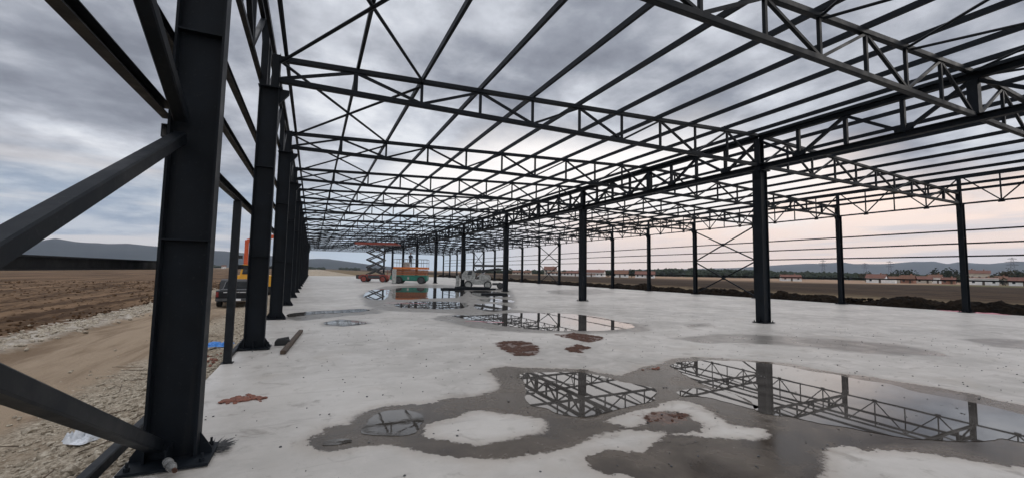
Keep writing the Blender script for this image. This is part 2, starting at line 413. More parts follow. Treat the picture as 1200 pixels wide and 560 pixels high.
PUD = {
 'P1': c4([(735,158),(800,152),(900,152),(960,155),(1030,175),(1090,188),(1150,200),(1175,212),(1160,240),(1120,255),(1060,270),(1000,285),(930,293),(870,285),(820,268),(760,258),(748,235),(752,200),(745,175)]),
 'P2': c5([(70,128),(130,118),(220,115),(300,118),(360,122),(420,130),(520,148),(600,160),(680,175),(760,188),(840,210),(900,222),(1000,240),(1100,260),(1200,292),(1290,330),(1320,368),(1200,376),(1120,362),(1050,368),(960,372),(860,365),(820,362),(720,345),(640,330),(560,315),(480,300),(400,292),(345,280),(330,250),(250,215),(180,190),(110,160),(80,140)]),
 'P2b': c5([(95,215),(140,205),(220,210),(300,235),(350,262),(335,272),(250,245),(180,230),(110,228)]),
 'P3': c4([(235,325),(270,290),(340,272),(380,275),(420,300),(410,340),(370,358),(300,355),(240,345)]),
 'P4': c4([(100,385),(130,365),(190,368),(195,378),(130,385)]),
 'P5': [(532,370),(560,369),(600,366.5),(660,367),(700,371),(742,381),(720,386),(660,387.5),(610,384),(570,378)],
 'P6': [(460,345),(462,338),(480,336.5),(500,337),(520,337.5),(541,339),(545,343),(538,347.5),(520,349),(500,349.5),(480,350.5),(463,350)],
 'P6b': [(426,346),(434,340),(446,338.5),(456,339.5),(455,346),(450,350.5),(436,350.5)],
 'P6c': [(551,341),(570,340.5),(590,343),(597,346.5),(585,348),(560,347)],
 'P6d': [(560,350.2),(580,349.8),(602,352),(598,354),(570,353)],
 'P7': [(462,356.5),(480,353.5),(505,352.8),(540,354),(548,358),(540,361),(515,362),(490,361),(470,360)],
 'P7b': [(556,356.5),(580,355.5),(594,358),(598,362),(578,364.5),(560,362)],
 'P8': [(381,377),(400,374.5),(424,376.5),(428,379),(405,381.5),(384,380)],
 'P9': [(540,372.5),(552,371),(548,377),(536,375)],
}
PUD['P9'] = [(340,371),(372,367.5),(398,366.5),(420,365.5),(432,363),(422,361.5),(395,363),(365,364.5),(342,367)]
DAMP = [[(786,396),(840,390),(900,392),(980,397),(1040,402),(1085,408),(1104,417),(1070,418),(1010,413),(940,406),(880,402),(830,402)],
        [(1128,397),(1160,395),(1215,399),(1215,410),(1160,406)],
        [(500,372),(540,366),(600,362),(760,380),(760,388),(690,391),(600,389),(545,383)],
        [(420,346),(450,335),(520,333),(600,339),(606,352),(604,366),(540,367),(450,364),(428,358)],
        [(330,372),(380,364),(440,361),(452,366),(400,371),(345,376)],
        [(375,378),(400,373),(430,376),(436,379),(402,383.5),(378,382)],
        [(640,340),(700,338),(720,342),(680,346),(645,344)],[(800,379),(830,378),(836,382),(808,383)]]
MUD = [[(578,402),(590,399),(612,399),(622,401),(632,407),(630,414),(618,417),(604,416),(592,411)],
       [(652,392),(672,390),(700,393),(706,397),(690,401),(672,397)],[(664,407),(676,404),(690,407),(680,412),(668,412)],[(748,486),(775,482),(800,484),(805,492),(785,496),(758,494)]]
def topoly(px, z=0.): return np.array([gpt(x, y, z) for x, y in px])
def sdist(P, px):
    """signed distance (inside positive) of points P[N,2] to polygon"""
    q = topoly(px); d = np.full(len(P), 1e9); ins = np.zeros(len(P), bool)
    bb0 = q.min(0)-1.5; bb1 = q.max(0)+1.5
    sel = np.where((P[:,0] > bb0[0]) & (P[:,0] < bb1[0]) & (P[:,1] > bb0[1]) & (P[:,1] < bb1[1]))[0]
    p = P[sel]; dd = np.full(len(sel), 1e9); ii = np.zeros(len(sel), bool)
    for k in range(len(q)):
        a, b = q[k], q[(k+1) % len(q)]; ab = b-a; t = np.clip(((p-a)@ab)/(ab@ab+1e-12), 0, 1)
        dd = np.minimum(dd, np.linalg.norm(p-(a+t[:,None]*ab), axis=1))
        cnd = (a[1] > p[:,1]) != (b[1] > p[:,1])
        with np.errstate(divide='ignore', invalid='ignore'): xi = a[0]+(p[:,1]-a[1])/(b[1]-a[1])*ab[0]
        ii ^= cnd & (p[:,0] < xi)
    r = np.full(len(P), -1.5); r[sel] = np.where(ii, dd, -dd); return np.maximum(r, -1.5)
sxs = lines([(SX0,12,.07),(12,SX1,.16)]); sys_ = lines([(SY0,1.8,.8),(1.8,9,.06),(9,14,.09),(14,22,.16),(22,50,.4),(50,108,1.5)])
g = G('concrete')
at = g.n('ShaderNodeAttribute', attribute_name='wet').outputs['Fac']; at2 = g.n('ShaderNodeAttribute', attribute_name='damp').outputs['Fac']
at3 = g.n('ShaderNodeAttribute', attribute_name='mud').outputs['Fac']
n1c = g.noise(g.geo, .22, 6, .6, .3); n2c = g.noise(g.geo, 1.3, 7, .66, .4); n3c = g.noise(g.geo, 9, 6, .7); n4c = g.noise(g.geo, 55, 4, .7)
stk = g.noise(g.geo, 1.0, 6, .62, .5, (.12, .5, 1)); stk2 = g.noise(g.geo, 1.0, 5, .6, .4, (.05, .22, 1))
edge = g.ma('ADD', g.ma('MULTIPLY', g.ma('SUBTRACT', n2c, .5), .25), g.ma('MULTIPLY', g.ma('SUBTRACT', n3c, .5), .26))
wl = g.sm(g.noise(g.geo, .55, 3, .5), .42, .68, .010, .06)
wr = g.n('ShaderNodeMapRange', interpolation_type='SMOOTHSTEP'); g.l(g.ma('ADD', at, edge), wr.inputs[0]); g.l(g.ma('MULTIPLY', wl, -1.0), wr.inputs[1]); g.l(wl, wr.inputs[2]); wet = wr.outputs[0]
halo = g.sm(g.ma('ADD', at, edge), -.22, .02)
damp = g.sm(g.ma('ADD', at2, g.ma('MULTIPLY', g.ma('SUBTRACT', n2c, .5), 1.4)), -.12, .22)
spots = g.sm(stk2, .60, .72)
cc = g.mx(g.sm(n1c, .35, .65), (.325, .305, .275), (.475, .448, .407))
cc = g.mx(g.sm(n2c, .4, .7, 0, .6), cc, (.52, .492, .45))
cc = g.mx(g.sm(stk, .52, .70, 0, .55), cc, (.33, .31, .28))
cc = g.mx(g.sm(n3c, .58, .75, 0, .35), cc, (.3, .285, .26))
cc = g.mx(g.sm(n4c, .64, .71, 0, .8), cc, (.09, .08, .07))
blot = g.noise(g.geo, 2.6, 7, .68, .8); cc = g.mx(g.sm(blot, .54, .68, 0, .62), cc, (.19, .168, .14))
scr = g.noise(g.geo, 1.0, 4, .6, 1.2, (.9, 6, 1)); cc = g.mx(g.sm(scr, .60, .68, 0, .30), cc, (.22, .20, .18))
tanst = g.sm(g.noise(g.geo, .9, 5, .6, .6), .56, .70, 0, .45)
cc = g.mx(tanst, cc, (.36, .32, .27))
cc = g.mx(g.ma('MULTIPLY', halo, .45), cc, (.27, .225, .18))
ccd = g.mx(g.ma('MULTIPLY', damp, .88), cc, (.115, .104, .09))
wcol = g.mx(g.sm(n2c, .35, .68), (.046, .036, .027), (.098, .080, .062)); wcol = g.mx(g.sm(n3c, .6, .75, 0, .25), wcol, (.035, .028, .022))
cc = g.mx(wet, ccd, wcol)
mudm = g.sm(g.ma('ADD', at3, g.ma('MULTIPLY', g.ma('SUBTRACT', n3c, .5), .5)), -.05, .05)
cc = g.mx(g.ma('MULTIPLY', mudm, .85), cc, g.mx(g.sm(n3c, .4, .6), (.055, .022, .014), (.12, .065, .045)))
rgh = g.ma('SUBTRACT', g.sm(n2c, .3, .7, .52, .36), g.ma('MULTIPLY', damp, .10))
rgh = g.ma('ADD', g.ma('MULTIPLY', g.ma('SUBTRACT', 1.0, wet), rgh), g.ma('MULTIPLY', wet, g.sm(n2c, .35, .65, .11, .30)))
g.bump(g.ma('ADD', g.ma('MULTIPLY', n3c, .5), g.ma('MULTIPLY', n4c, .3)), .07, .01)
spl = g.ma('SUBTRACT', .5, g.ma('MULTIPLY', wet, .30)); g.l(spl, g.b.inputs['Specular IOR Level'])
M_['concrete'] = g.set(cc, rgh)
slab, sv = grid_mesh('concrete_slab', sxs, sys_, lambda X, Y: X*0, M_['concrete']); tag(slab, kind='structure')
P = sv[..., :2].reshape(-1, 2).astype(float)
def umax(L_): 
    r = L_[0]
    for x in L_[1:]: r = np.maximum(r, x)
    return r
wsd = np.minimum(sdist(P, W1), np.minimum(-sdist(P, D1), -sdist(P, D2)))
wsd = np.maximum(wsd, umax([sdist(P, PUD[k]) for k in PUD])+.03)
for nm, arr in (('wet', wsd), ('damp', umax([sdist(P, d) for d in DAMP])), ('mud', umax([sdist(P, d) for d in MUD]))):
    a_ = slab.data.attributes.new(nm, 'FLOAT', 'POINT'); a_.data.foreach_set('value', arr.astype(np.float32))
sk = MB(); sk.box(SX0, SX0+.012, SY0, SY1, -.6, -.002); sk.box(SX1-.012, SX1, SY0, SY1, -.6, -.002); sk.box(SX0, SX1, SY1-.012, SY1, -.6, -.002)
tag(sk.build('slab_edge', M_['grout']), kind='structure')

# standing water
g = G('rain_water'); nn = g.noise(g.geo, 2.0, 4, .6); n9 = g.noise(g.geo, 1.5, 2, .5)
g.bump(n9, .012, .02)
M_['water'] = g.set(g.mx(g.sm(nn, .35, .65), (.05, .045, .04), (.085, .078, .07)), .015, IOR=1.62)
g = G('shallow_rain_water'); nn = g.noise(g.geo, 2.0, 4, .6); n9 = g.noise(g.geo, 5, 3, .5)
g.bump(n9, .05, .01)
M_['shallow'] = g.set(g.mx(g.sm(nn, .35, .65), (.045, .04, .034), (.075, .068, .06)), g.sm(nn, .4, .6, .015, .06), IOR=1.4)
def puddle(px, m, key):
    q = topoly(px); pts = []
    n = len(q)
    for k in range(n):      # Catmull-Rom through the surveyed outline, then a fine irregular shoreline
        p0, p1, p2, p3 = q[(k-1)%n], q[k], q[(k+1)%n], q[(k+2)%n]
        L_ = np.linalg.norm(p2-p1); m_ = max(2, int(L_/.05)); m_ = min(m_, 40)
        for j in range(m_):
            t = j/m_
            p = .5*((2*p1)+(-p0+p2)*t+(2*p0-5*p1+4*p2-p3)*t*t+(-p0+3*p1-3*p2+p3)*t**3)
            v = Vector((p[0], p[1], key*3.1)); a = .05+.012*np.hypot(p[0], p[1])*.3
            pts.append((p[0]+a*mnoise.noise(v*2.5)+.4*a*mnoise.noise(v*9), p[1]+a*mnoise.noise((v+Vector((9,5,1)))*2.5)+.4*a*mnoise.noise((v+Vector((3,8,1)))*9)))
    bm = bmesh.new(); vs = [bm.verts.new((x, y, .004)) for x, y in pts]; es = [bm.edges.new((vs[i], vs[(i+1)%len(vs)])) for i in range(len(vs))]
    bmesh.ops.triangle_fill(bm, edges=es, use_beauty=True, normal=(0,0,1))
    me = bpy.data.meshes.new('puddle'); bm.to_mesh(me); bm.free(); me.materials.append(m)
    o = bpy.data.objects.new('puddle', me); C.objects.link(o); tag(o, kind='structure'); return o
for i, k in enumerate(PUD): puddle(PUD[k], M_['shallow'] if k in ('P3','P4','P8','P9') else M_['water'], i)

# ------------------------------------------------------------------ columns
S = M_['steel']
def foot(root, cx, w):
    MB().box(-w, w, -w*.82, w*.82, .012, .034).build('base_plate', S, root, (0,0,0))
    MB().box(-w*.92, w*.92, -w*.74, w*.74, 0, .012).build('grout_bed', M_['grout'], root)
    for sx in (-1, 1):
        for sy in (-1, 1):
            b = MB().tube((sx*w*.82, sy*w*.62, .034), (sx*w*.82, sy*w*.62, .062), .022, 6); b.tube((sx*w*.82, sy*w*.62, .062), (sx*w*.82, sy*w*.62, .1), .011, 6)
            b.build('anchor_bolt', S, root)
def edge_column(side):
    root = empty('wall_column'); w, d = (.37, .19) if side < 0 else (.30, .22)
    sh = MB().hsec(0, 0, w, d, .02, .014, .034, 5.46).build('shaft', S, root)
    foot(root, 0, .30)
    for sx in (-1, 1):       # tapered stiffeners at the foot
        MB().prism([(sx*w/2, .034), (sx*(w/2+.10), .034), (sx*(w/2+.10), .07), (sx*(w/2+.004), .22)], -.008, .008).build('gusset', S, root)
    for sy in (-1, 1):
        MB().box(-.006, .006, sy*.008 if sy > 0 else -.2, .2 if sy > 0 else -.008, .034, .16).build('gusset', S, root)
    for z in (1.87, 3.74):
        for sy in (-1, 1):
            y0, y1 = (.0075, d/2-.004) if sy > 0 else (-d/2+.004, -.0075)
            MB().box(-w/2+.0205, w/2-.0205, y0, y1, z, z+.014).build('stiffener_plate', S, root)
    MB().box(-w/2-.02, w/2+.06 if side < 0 else w/2+.02, -d/2-.02, d/2+.02, 5.46, 5.485).build('cap_plate', S, root)
    sx = -side
    MB().prism([(sx*w/2, 5.46), (sx*(w/2+.19), 5.46), (sx*(w/2+.19), 5.38), (sx*w/2, 5.13)], -.05, .05).build('haunch', S, root)
    if side < 0:
        MB().bar((-.12,0,5.485), (-.12,0,ZPT-.05), .13, .13, (0,1,0)).build('top_post', S, root); MB().bar((.10,0,5.485), (.10,0,6.20), .15, .16, (0,1,0)).build('truss_seat', S, root)
    else: MB().hsec(0, 0, .15, .13, .012, .01, 5.485, ZPT-.05).build('top_post', S, root)
    return root
def inner_column():
    root = empty('inner_column'); w, d = .35, .33
    MB().hsec(0, 0, w, d, .022, .016, .034, 5.42).build('shaft', S, root)
    for sy in (-1, 1):
        y0, y1 = (.1, .112) if sy > 0 else (-.112, -.1)
        MB().box(-w/2+.0225, w/2-.0225, y0, y1, .05, 5.41).build('web_cover', S, root)
    foot(root, 0, .29)
    for sx in (-1, 1): MB().prism([(sx*w/2, .034), (sx*(w/2+.09), .034), (sx*(w/2+.004), .26)], -.008, .008).build('gusset', S, root)
    MB().box(-.25, .25, -.25, .25, 5.42, 5.45).build('cap_plate', S, root)
    for sx in (-1, 1): MB().prism([(sx*w/2, 5.42), (sx*(w/2+.06), 5.42), (sx*w/2, 5.1)], -.12, .12).build('haunch', S, root)
    MB().box(-.02, .02, -.19, .19, 1.35, 1.42).build('splice_plate', S, root) if False else None
    MB().hsec(0, 0, .24, .22, .016, .012, 5.45, 6.62).build('top_post', S, root)
    return root
pa = edge_column(-1); pcx = edge_column(1); pb = inner_column(); kids(None)
def instances(proto, spots, lab, cat, grp):
    for i, loc in enumerate(spots):
        o = proto if i == 0 else copy_tree(proto)
        o.location = loc; tag(o, lab(i), cat, grp)
fr = list(range(N0, N1+1))
def labA(i):
    if i == 0: return 'dark left-wall steel column beside the viewer, at the other end of the big braces'
    if i == 1: return 'very large dark steel column filling the left foreground, cross braces meeting at it'
    if i == 2: return 'dark left-wall column with the thin post before it and timber by its foot'
    return 'dark steel column of the left wall, %s counted from the big foreground one' % ordn(i)
instances(pa, [(XA, YF(n), 0) for n in fr], labA, 'steel column', 'columns along the left wall')
def labC(i):
    if i == 2: return 'slim dark column of the right wall, furthest right in view, near the pink sheet'
    if i == 3: return 'slim dark column of the right wall between the rightmost one and the big inner column'
    if i == 4: return 'dark right-wall column mostly hidden behind the nearest inner column, cross braces at its far side'
    if i == 5: return 'dark right-wall column at the far side of the nearest cross-braced bay'
    if i < 2: return ['dark right-wall column outside the view to the right, second bay off', 'dark right-wall column just outside the view to the right'][i]
    return 'dark right-wall column, %s going away from the braced bay' % ordn(i-5)
instances(pcx, [(XC, YF(n), 0) for n in fr], labC, 'steel column', 'columns along the right wall')
fb = list(range(0, N1+1, 2))
instances(pb, [(XB, YF(n), 0) for n in fb], lambda i: ['stout dark inner column standing closest, mirrored in the long puddle', 'stout dark inner column, second of the middle row, mirrored in the middle puddle'][i] if i < 2 else 'dark inner column of the middle row under the jack trusses, %s from the camera' % ordn(i+1), 'steel column', 'inner columns of the middle row')

# ------------------------------------------------------------------ cross trusses
def cross_truss(x0, x1, left):
    root = empty('roof_truss', (0,0,0)); n = 10; nodes = [x0+(x1-x0)*i/n for i in range(n+1)]
    cs = .115
    MB().bar((x0,0,ZT(x0)), (x1,0,ZT(x1)), cs, cs, bev=.01).build('top_chord', S, root)
    MB().bar((x0,0,ZB(x0)), (x1,0,ZB(x1)), cs, cs, bev=.01).build('bottom_chord', S, root)
    rng = range(1, n)
    for i in rng:
        x = nodes[i]; s_ = .095 if (i == 1 and left) or (i == 9 and not left) else .062
        MB().bar((x,0,ZB(x)+cs/2), (x,0,ZT(x)-cs/2), s_, s_, (0,1,0)).build('web_post', S, root)
    for i in range(n):
        a, b = nodes[i], nodes[i+1]
        upw = (i % 2 == 0)
        p = (a+.03, 0, (ZB(a)+cs/2-.01) if upw else (ZT(a)-cs/2+.01)); q = (b-.03, 0, (ZT(b)-cs/2+.01) if upw else (ZB(b)+cs/2-.01))
        MB().bar(p, q, .058, .064, (0,1,0)).build('web_diagonal', S, root)
    for x in (x0, x1):
        if abs(x-XB) > .5: MB().box(x-.012 if x < XB else x-.0, x+.0 if x < XB else x+.012, -.1, .1, ZB(x)-.08, ZT(x)+.08).build('end_plate', S, root)
        else: MB().box(x-.07, x+.07, -.11, .11, ZB(x)-.0, ZT(x)-.0).build('end_post', S, root) if False else None
    return root
tA = cross_truss(XTA, XB-.13, True); tC = cross_truss(XB+.13, XTC, False); kids(None)
frT = fr[1:]
instances(tA, [(0, YF(n), 0) for n in frT], lambda i: ['dark roof truss crossing the upper right corner, running to the left wall out of view','dark roof truss from the second left column to the nearest inner column'][i] if i < 2 else 'dark lattice roof truss over the left span, %s from the camera' % ordn(i+1), 'roof truss', 'cross trusses over the left span')
instances(tC, [(0, YF(n), 0) for n in frT], lambda i: ['dark roof truss leaving the frame at the upper right edge','dark roof truss from the nearest inner column down to the rightmost wall column'][i] if i < 2 else 'dark lattice roof truss over the right span, %s from the camera' % ordn(i+1), 'roof truss', 'cross trusses over the right span')

# ------------------------------------------------------------------ jack trusses along the middle row
def jack():
    root = empty('jack_truss'); L_ = 2*H; zt, zb = 6.66, 5.60; q = H/4
    MB().hbar((0,.01,zt), (0,L_-.01,zt), .17, .17, .016).build('top_chord', S, root)
    MB().hbar((0,.01,zb), (0,L_-.01,zb), .17, .17, .016).build('bottom_chord', S, root)
    for i in range(1, 8):
        s_ = .2 if i == 4 else .1
        MB().bar((0,i*q,zb+.1), (0,i*q,zt-.1), s_, s_, (0,1,0)).build('web_post', S, root)
    for i in range(8):
        upw = i % 2 == 1
        p = (0, i*q+.04, zb+.1 if upw else zt-.1); r = (0, (i+1)*q-.04, zt-.1 if upw else zb+.1)
        MB().bar(p, r, .09, .09, (1,0,0)).build('web_diagonal', S, root)
    for i in (1, 3, 5, 7): MB().box(-.008, .008, i*q-.22, i*q-.055, zb+.101, zb+.24).box(-.008, .008, i*q+.055, i*q+.22, zb+.101, zb+.24).build('gusset_plate', S, root)
    return root
jk = jack(); kids(None)
instances(jk, [(XB, YF(n)+(0), 0) for n in range(-2, N1-1, 2)], lambda i: ['heavy jack truss running from the closest inner column towards the upper right','heavy jack truss between the two nearest inner columns'][i] if i < 2 else 'heavy lattice jack truss over the middle row of columns, %s from the camera' % ordn(i+1), 'jack truss', 'jack trusses along the middle row')

# ------------------------------------------------------------------ eave girders (W pattern) along both walls
def eave(zb, zt, s_):
    root = empty('eave_girder'); q = H/4
    MB().bar((0,.0,zt), (0,H,zt), .09, .09).build('top_chord', S, root)
    MB().bar((0,.0,zb), (0,H,zb), .08, .08).build('bottom_chord', S, root)
    for i in (1, 2, 3): MB().bar((0,i*q,zb+.04), (0,i*q,zt-.045), s_, s_, (0,1,0)).build('web_post', S, root)
    for i in range(4):
        upw = i % 2 == 1
        MB().bar((0,i*q+.03,zb+.04 if upw else zt-.045), (0,(i+1)*q-.03,zt-.045 if upw else zb+.04), s_, s_, (1,0,0)).build('web_diagonal', S, root)
    for i in (1, 3): MB().box(-.006, .006, i*q-.12, i*q+.12, zb-.09, zb-.041).build('gusset_plate', S, root)
    return root
ea = eave(5.68, ZPT, .085); ec = eave(5.52, ZPT, .05); kids(None)
instances(ea, [(XA-.19, YF(n), 0) for n in fr[:-1]], lambda i: 'lattice eave girder over the left wall, %s bay from the viewer' % ordn(i+1), 'eave girder', 'eave girders over the left wall')
instances(ec, [(XC+.19, YF(n), 0) for n in fr[:-1]], lambda i: 'zigzag eave girder over the right wall, %s bay counted from the viewer' % ordn(i+1), 'eave girder', 'eave girders over the right wall')

# ------------------------------------------------------------------ purlins
def purlin(x, lab):
    z = ZT(x)+.058+.06+.002; y0, y1 = YF(N0), YF(N1)+.2
    m = MB(); t = .009
    m.box(x-.035, x-.035+t, y0, y1, z-.06, z+.06); m.box(x-.035+t, x+.03, y0, y1, z+.06-t, z+.06); m.box(x-.035+t, x+.03, y0, y1, z-.06, z-.06+t)
    tag(m.build('roof_purlin', S), lab, 'purlin', 'roof purlins running the length of the hall')
for i in range(0, 11):
    x = XTA+.05+(XB-.13-XTA-.05)*i/10 if i else XTA+.1
    if i == 10: x = XB-.28
    purlin(x, 'dark roof purlin along the left span, %s from the left wall' % ('closest to the eave, first' if i == 0 else ordn(i+1)))
for i in range(0, 11):
    x = XTC+(XB+.13-XTC)*i/10 if i else XTC-.1
    if i == 10: x = XB+.28
    purlin(x, 'dark roof purlin along the right span, %s from the right wall' % ordn(i+1))

m = MB().bar((XA+.02, YF(N0), 6.42), (XA+.02, YF(N1), 6.42), .07, .1)
tag(m.build('eave_rail', S), 'dark longitudinal rail between left eave girder and first purlin', 'rail')
# ------------------------------------------------------------------ roof bracing (crossed rods between trusses)
def roofx(x0, x1, lab, grp):
    pass
XN = [XTA+(XB-.13-XTA)*i/10 for i in range(11)]; XM = [XB+.13+(XTC-XB-.13)*i/10 for i in range(11)]
def xbrace(xa, xb, n, lab, grp, r=.034):
    root = empty('roof_cross_brace', ((xa+xb)/2, YF(n)+H/2, ZT((xa+xb)/2)-.02)); o = root.location
    za, zb_ = ZT(xa)-.02, ZT(xb)-.02
    a0 = Vector((xa, YF(n)+.07, za))-o; a1 = Vector((xb, YF(n+1)-.07, zb_))-o
    b0 = Vector((xb, YF(n)+.07, zb_-.0))-o; b1 = Vector((xa, YF(n+1)-.07, za))-o
    MB().tube(a0, a1, r, 8).build('brace_rod', S, root)
    up_ = Vector((0,0,-.075)); MB().tube(b0+up_, b1+up_, r, 8).build('brace_rod', S, root)
    tag(root, lab, 'roof brace', grp); return root
r0 = xbrace(XN[0], XN[2], N0, 'x', 'g'); kids(None)
for i, n in enumerate(range(N0, N1)):
    o = r0 if i == 0 else copy_tree(r0)
    o.location.y = YF(n)+H/2
    tag(o, 'crossed roof brace beside the left eave, %s bay counted from the viewer' % ordn(i+1), 'roof brace', 'crossed braces along the left eave')
for bay, nm in ((-2, 'nearest braced roof bay'), (3, 'middle braced roof bay'), (9, 'far braced roof bay')):
    for k in range(2, 10, 2):
        xbrace(XN[k], XN[k+2], bay, 'crossed roof brace, left span, %s panel from left wall, %s' % (ordn(k//2+1), nm), 'crossed braces across the roof', .03)
    for k in range(0, 10, 2):
        xbrace(XM[k], XM[k+2], bay, 'crossed roof brace, right span, %s panel from middle row, %s' % (ordn(k//2+1), nm), 'crossed braces across the roof', .03)

# ------------------------------------------------------------------ wall girts
def girt(x, y0, y1, z, a, b, lab, grp):
    m = MB(); t = .008
    sg = 1 if x < 0 else -1
    m.box(x-a/2, x-a/2+t, y0, y1, z-b/2, z+b/2) if sg > 0 else m.box(x+a/2-t, x+a/2, y0, y1, z-b/2, z+b/2)
    xa, xb = (x-a/2+t, x+a/2) if sg > 0 else (x-a/2, x+a/2-t)
    m.box(xa, xb, y0, y1, z+b/2-t, z+b/2); m.box(xa, xb, y0, y1, z-b/2, z-b/2+t)
    if a > .1: m.box(xb-t if sg > 0 else xa, xb if sg > 0 else xa+t, y0, y1, z-b/2+t+.0005, z+b/2-t-.0005)
    tag(m.build('wall_girt', M_['girt']), lab, 'wall girt', grp)
XG = XA-.185-.065
gl = 'girts along the left wall'
girt(XG, YF(-2), YF(-1)+.35, 1.655, .06, .075, 'heavy horizontal rail at eye height on the left, ending at the foreground column', gl)
PY = 8.93
girt(XG, PY+.06, YF(N1), 1.655, .07, .08, 'low horizontal rail of the left wall beyond the thin post', gl)
girt(XG, YF(-2), YF(-1)+.16, 3.03, .08, .10, 'sloping-looking rail at the top left ending at the foreground column', gl)
girt(XG, YF(-1)+.161, YF(N1), 2.875, .09, .12, 'horizontal wall rail over the doorway on the left, resting on the thin post', gl)
girt(XG, YF(-2), YF(N1), 3.68, .08, .10, 'horizontal wall rail on the left, second above the doorway', gl)
girt(XG, YF(-2), YF(N1), 4.48, .08, .10, 'horizontal wall rail on the left, highest below the eave girder', gl)
for z, nm in ((1.60, 'lowest, in front of the houses'), (2.84, 'second from the ground'), (3.49, 'third from the ground'), (4.16, 'highest')):
    girt(XC+.185+.045, YF(-2), YF(N1), z, .08, .07, 'thin horizontal rail of the right wall, '+nm, 'girts along the right wall')
# door post
root = empty('door_post', (XG, PY, 0))
MB().bar((0,0,.012), (0,0,2.81), .12, .12, (0,1,0), .012).build('shaft', M_['girt'], root); MB().box(-.09,.09,-.08,.08,0,.012).build('base_plate', M_['girt'], root)
tag(root, 'thin square post on the slab edge between the two nearest left columns', 'post')

# ------------------------------------------------------------------ wall cross braces
def wbrace(x, n, zlo, zhi, s_, lab, grp, hollow=True):
    root = empty('wall_cross_brace', (x, YF(n)+H/2, (zlo+zhi)/2)); o = root.location
    y0, y1 = YF(n)+.1, YF(n+1)-.1
    for k, (za, zb_) in enumerate(((zlo, zhi), (zhi, zlo))):
        off = Vector(((k-.5)*s_*.0, 0, 0))
        if k == 0: MB().bar(Vector((x,y0,za))-o+off, Vector((x,y1,zb_))-o+off, s_, s_, (1,0,0), s_*.1).build('brace_tube', S, root)
        else:
            # second diagonal is cut at the crossing and butted against the first
            a = Vector((x,y0,za))-o; b = Vector((x,y1,zb_))-o; m = (a+b)/2; d = (b-a).normalized()
            MB().bar(a, m-d*s_*.9, s_, s_, (1,0,0), s_*.1).build('brace_tube', S, root); MB().bar(m+d*s_*.9, b, s_, s_, (1,0,0), s_*.1).build('brace_tube', S, root)
    MB().box(-.006-s_*.52, -s_*.52, -s_*1.8, s_*1.8, -s_*1.5, s_*1.5).build('gusset_plate', S, root)
    tag(root, lab, 'wall brace', grp); return root
wbrace(XA-.09, -2, .17, 2.76, .098, 'big crossed tubes of the left foreground, lower pair, meeting the column foot', 'crossed braces of the left wall')
wbrace(XA-.09, -2, 2.94, 5.5, .105, 'big crossed tubes of the left foreground, upper pair', 'crossed braces of the left wall')
for n, nm in ((8, 'far braced bay'), ):
    wbrace(XA-.0, n, .17, 2.76, .09, 'lower crossed brace in the left wall, '+nm, 'crossed braces of the left wall')
    wbrace(XA-.0, n, 2.9, 5.4, .09, 'upper crossed brace in the left wall, '+nm, 'crossed braces of the left wall')
for n, nm in ((2, 'just left of the nearest inner column'), (7, 'between two slim columns before a red-roofed house'), (12, 'far end of the hall')):
    wbrace(XC, n, .15, 2.72, .085, 'lower crossed brace in the right wall, '+nm, 'crossed braces of the right wall')
    wbrace(XC, n, 2.86, 5.35, .085, 'upper crossed brace in the right wall, '+nm, 'crossed braces of the right wall')
# sill rail lying along the slab edge
m = MB(); m.bar((-1.44, 1.2, .035), (-1.50, 5.9, .035), .085, .10, bev=.01)
tag(m.build('sill_rail', M_['girt']), 'dark steel rail lying along the slab edge below the foreground column', 'rail')
m = MB(); m.bar((-1.31, 9.3, .03), (-1.31, 11.6, .03), .08, .06, bev=.008)
tag(m.build('sill_rail', M_['girt']), 'short dark rail lying on the slab edge at the second left column', 'rail')

# ------------------------------------------------------------------ hills
def hills(name, prof, dist, depth, m, az_pad=0):
    az = []; el = []
    for x, y in prof:
        d = ray(x, y); az.append(math.atan2(d.x, d.y)); el.append(d.z/math.hypot(d.x, d.y))
    na = 420; A = np.linspace(az[0], az[-1], na); E = np.interp(A, az, el)
    bm = MB(); rows = 14; vs = []
    for r in range(rows+1):
        t = r/rows; rad = dist+depth*t; sh = math.sin(min(1, t*1.6)*math.pi/2)**1.3 if t < .63 else math.cos((t-.63)/.37*math.pi/2)
        for i in range(na):
            hh = HCAM+E[i]*(dist+depth*.6)
            nz = mnoise.noise(Vector((A[i]*9, t*2.3, dist)))*.18+mnoise.noise(Vector((A[i]*40, t*5, dist)))*.06
            z = -4+(hh+4)*max(0, sh*(1+nz*(1-abs(t-.6)*.9) if abs(t-.6) > .05 else sh*(1+nz*.25)))
            vs.append((math.sin(A[i])*rad, math.cos(A[i])*rad, z))
    fs = [(r*na+i, r*na+i+1, (r+1)*na+i+1, (r+1)*na+i) for r in range(rows) for i in range(na-1)]
    bm.add(vs, fs); tag(bm.build(name, m, smooth=True), kind='structure')
g = G('wooded_hills'); nn = g.noise(g.geo, .004, 7, .65); M_['hill'] = g.set(g.mx(g.sm(nn, .35, .65), (.009, .014, .019), (.022, .030, .030)), 1., Specular_IOR_Level=.05)
hills('hills', [(-260,300),(-150,290),(-60,286),(0,290),(30,288),(50,282.5),(65,281),(90,284),(120,285.5),(150,285),(185,288.5),(215,291),(245,293),(290,296.5),(320,300),(345,303),(362,303),(385,303.2),(400,305),(430,309),(460,312.5),(490,316)], 3200, 2600, M_['hill'])
hills('hills', [(560,318),(640,317),(700,316),(780,315),(860,313.5),(900,311),(930,309),(960,309.5),(985,307),(1000,309),(1040,308.5),(1070,305.7),(1095,305.5),(1110,308.5),(1125,306),(1145,308),(1160,309),(1190,306.5),(1230,307),(1300,312),(1400,318)], 5500, 2600, M_['hill'])

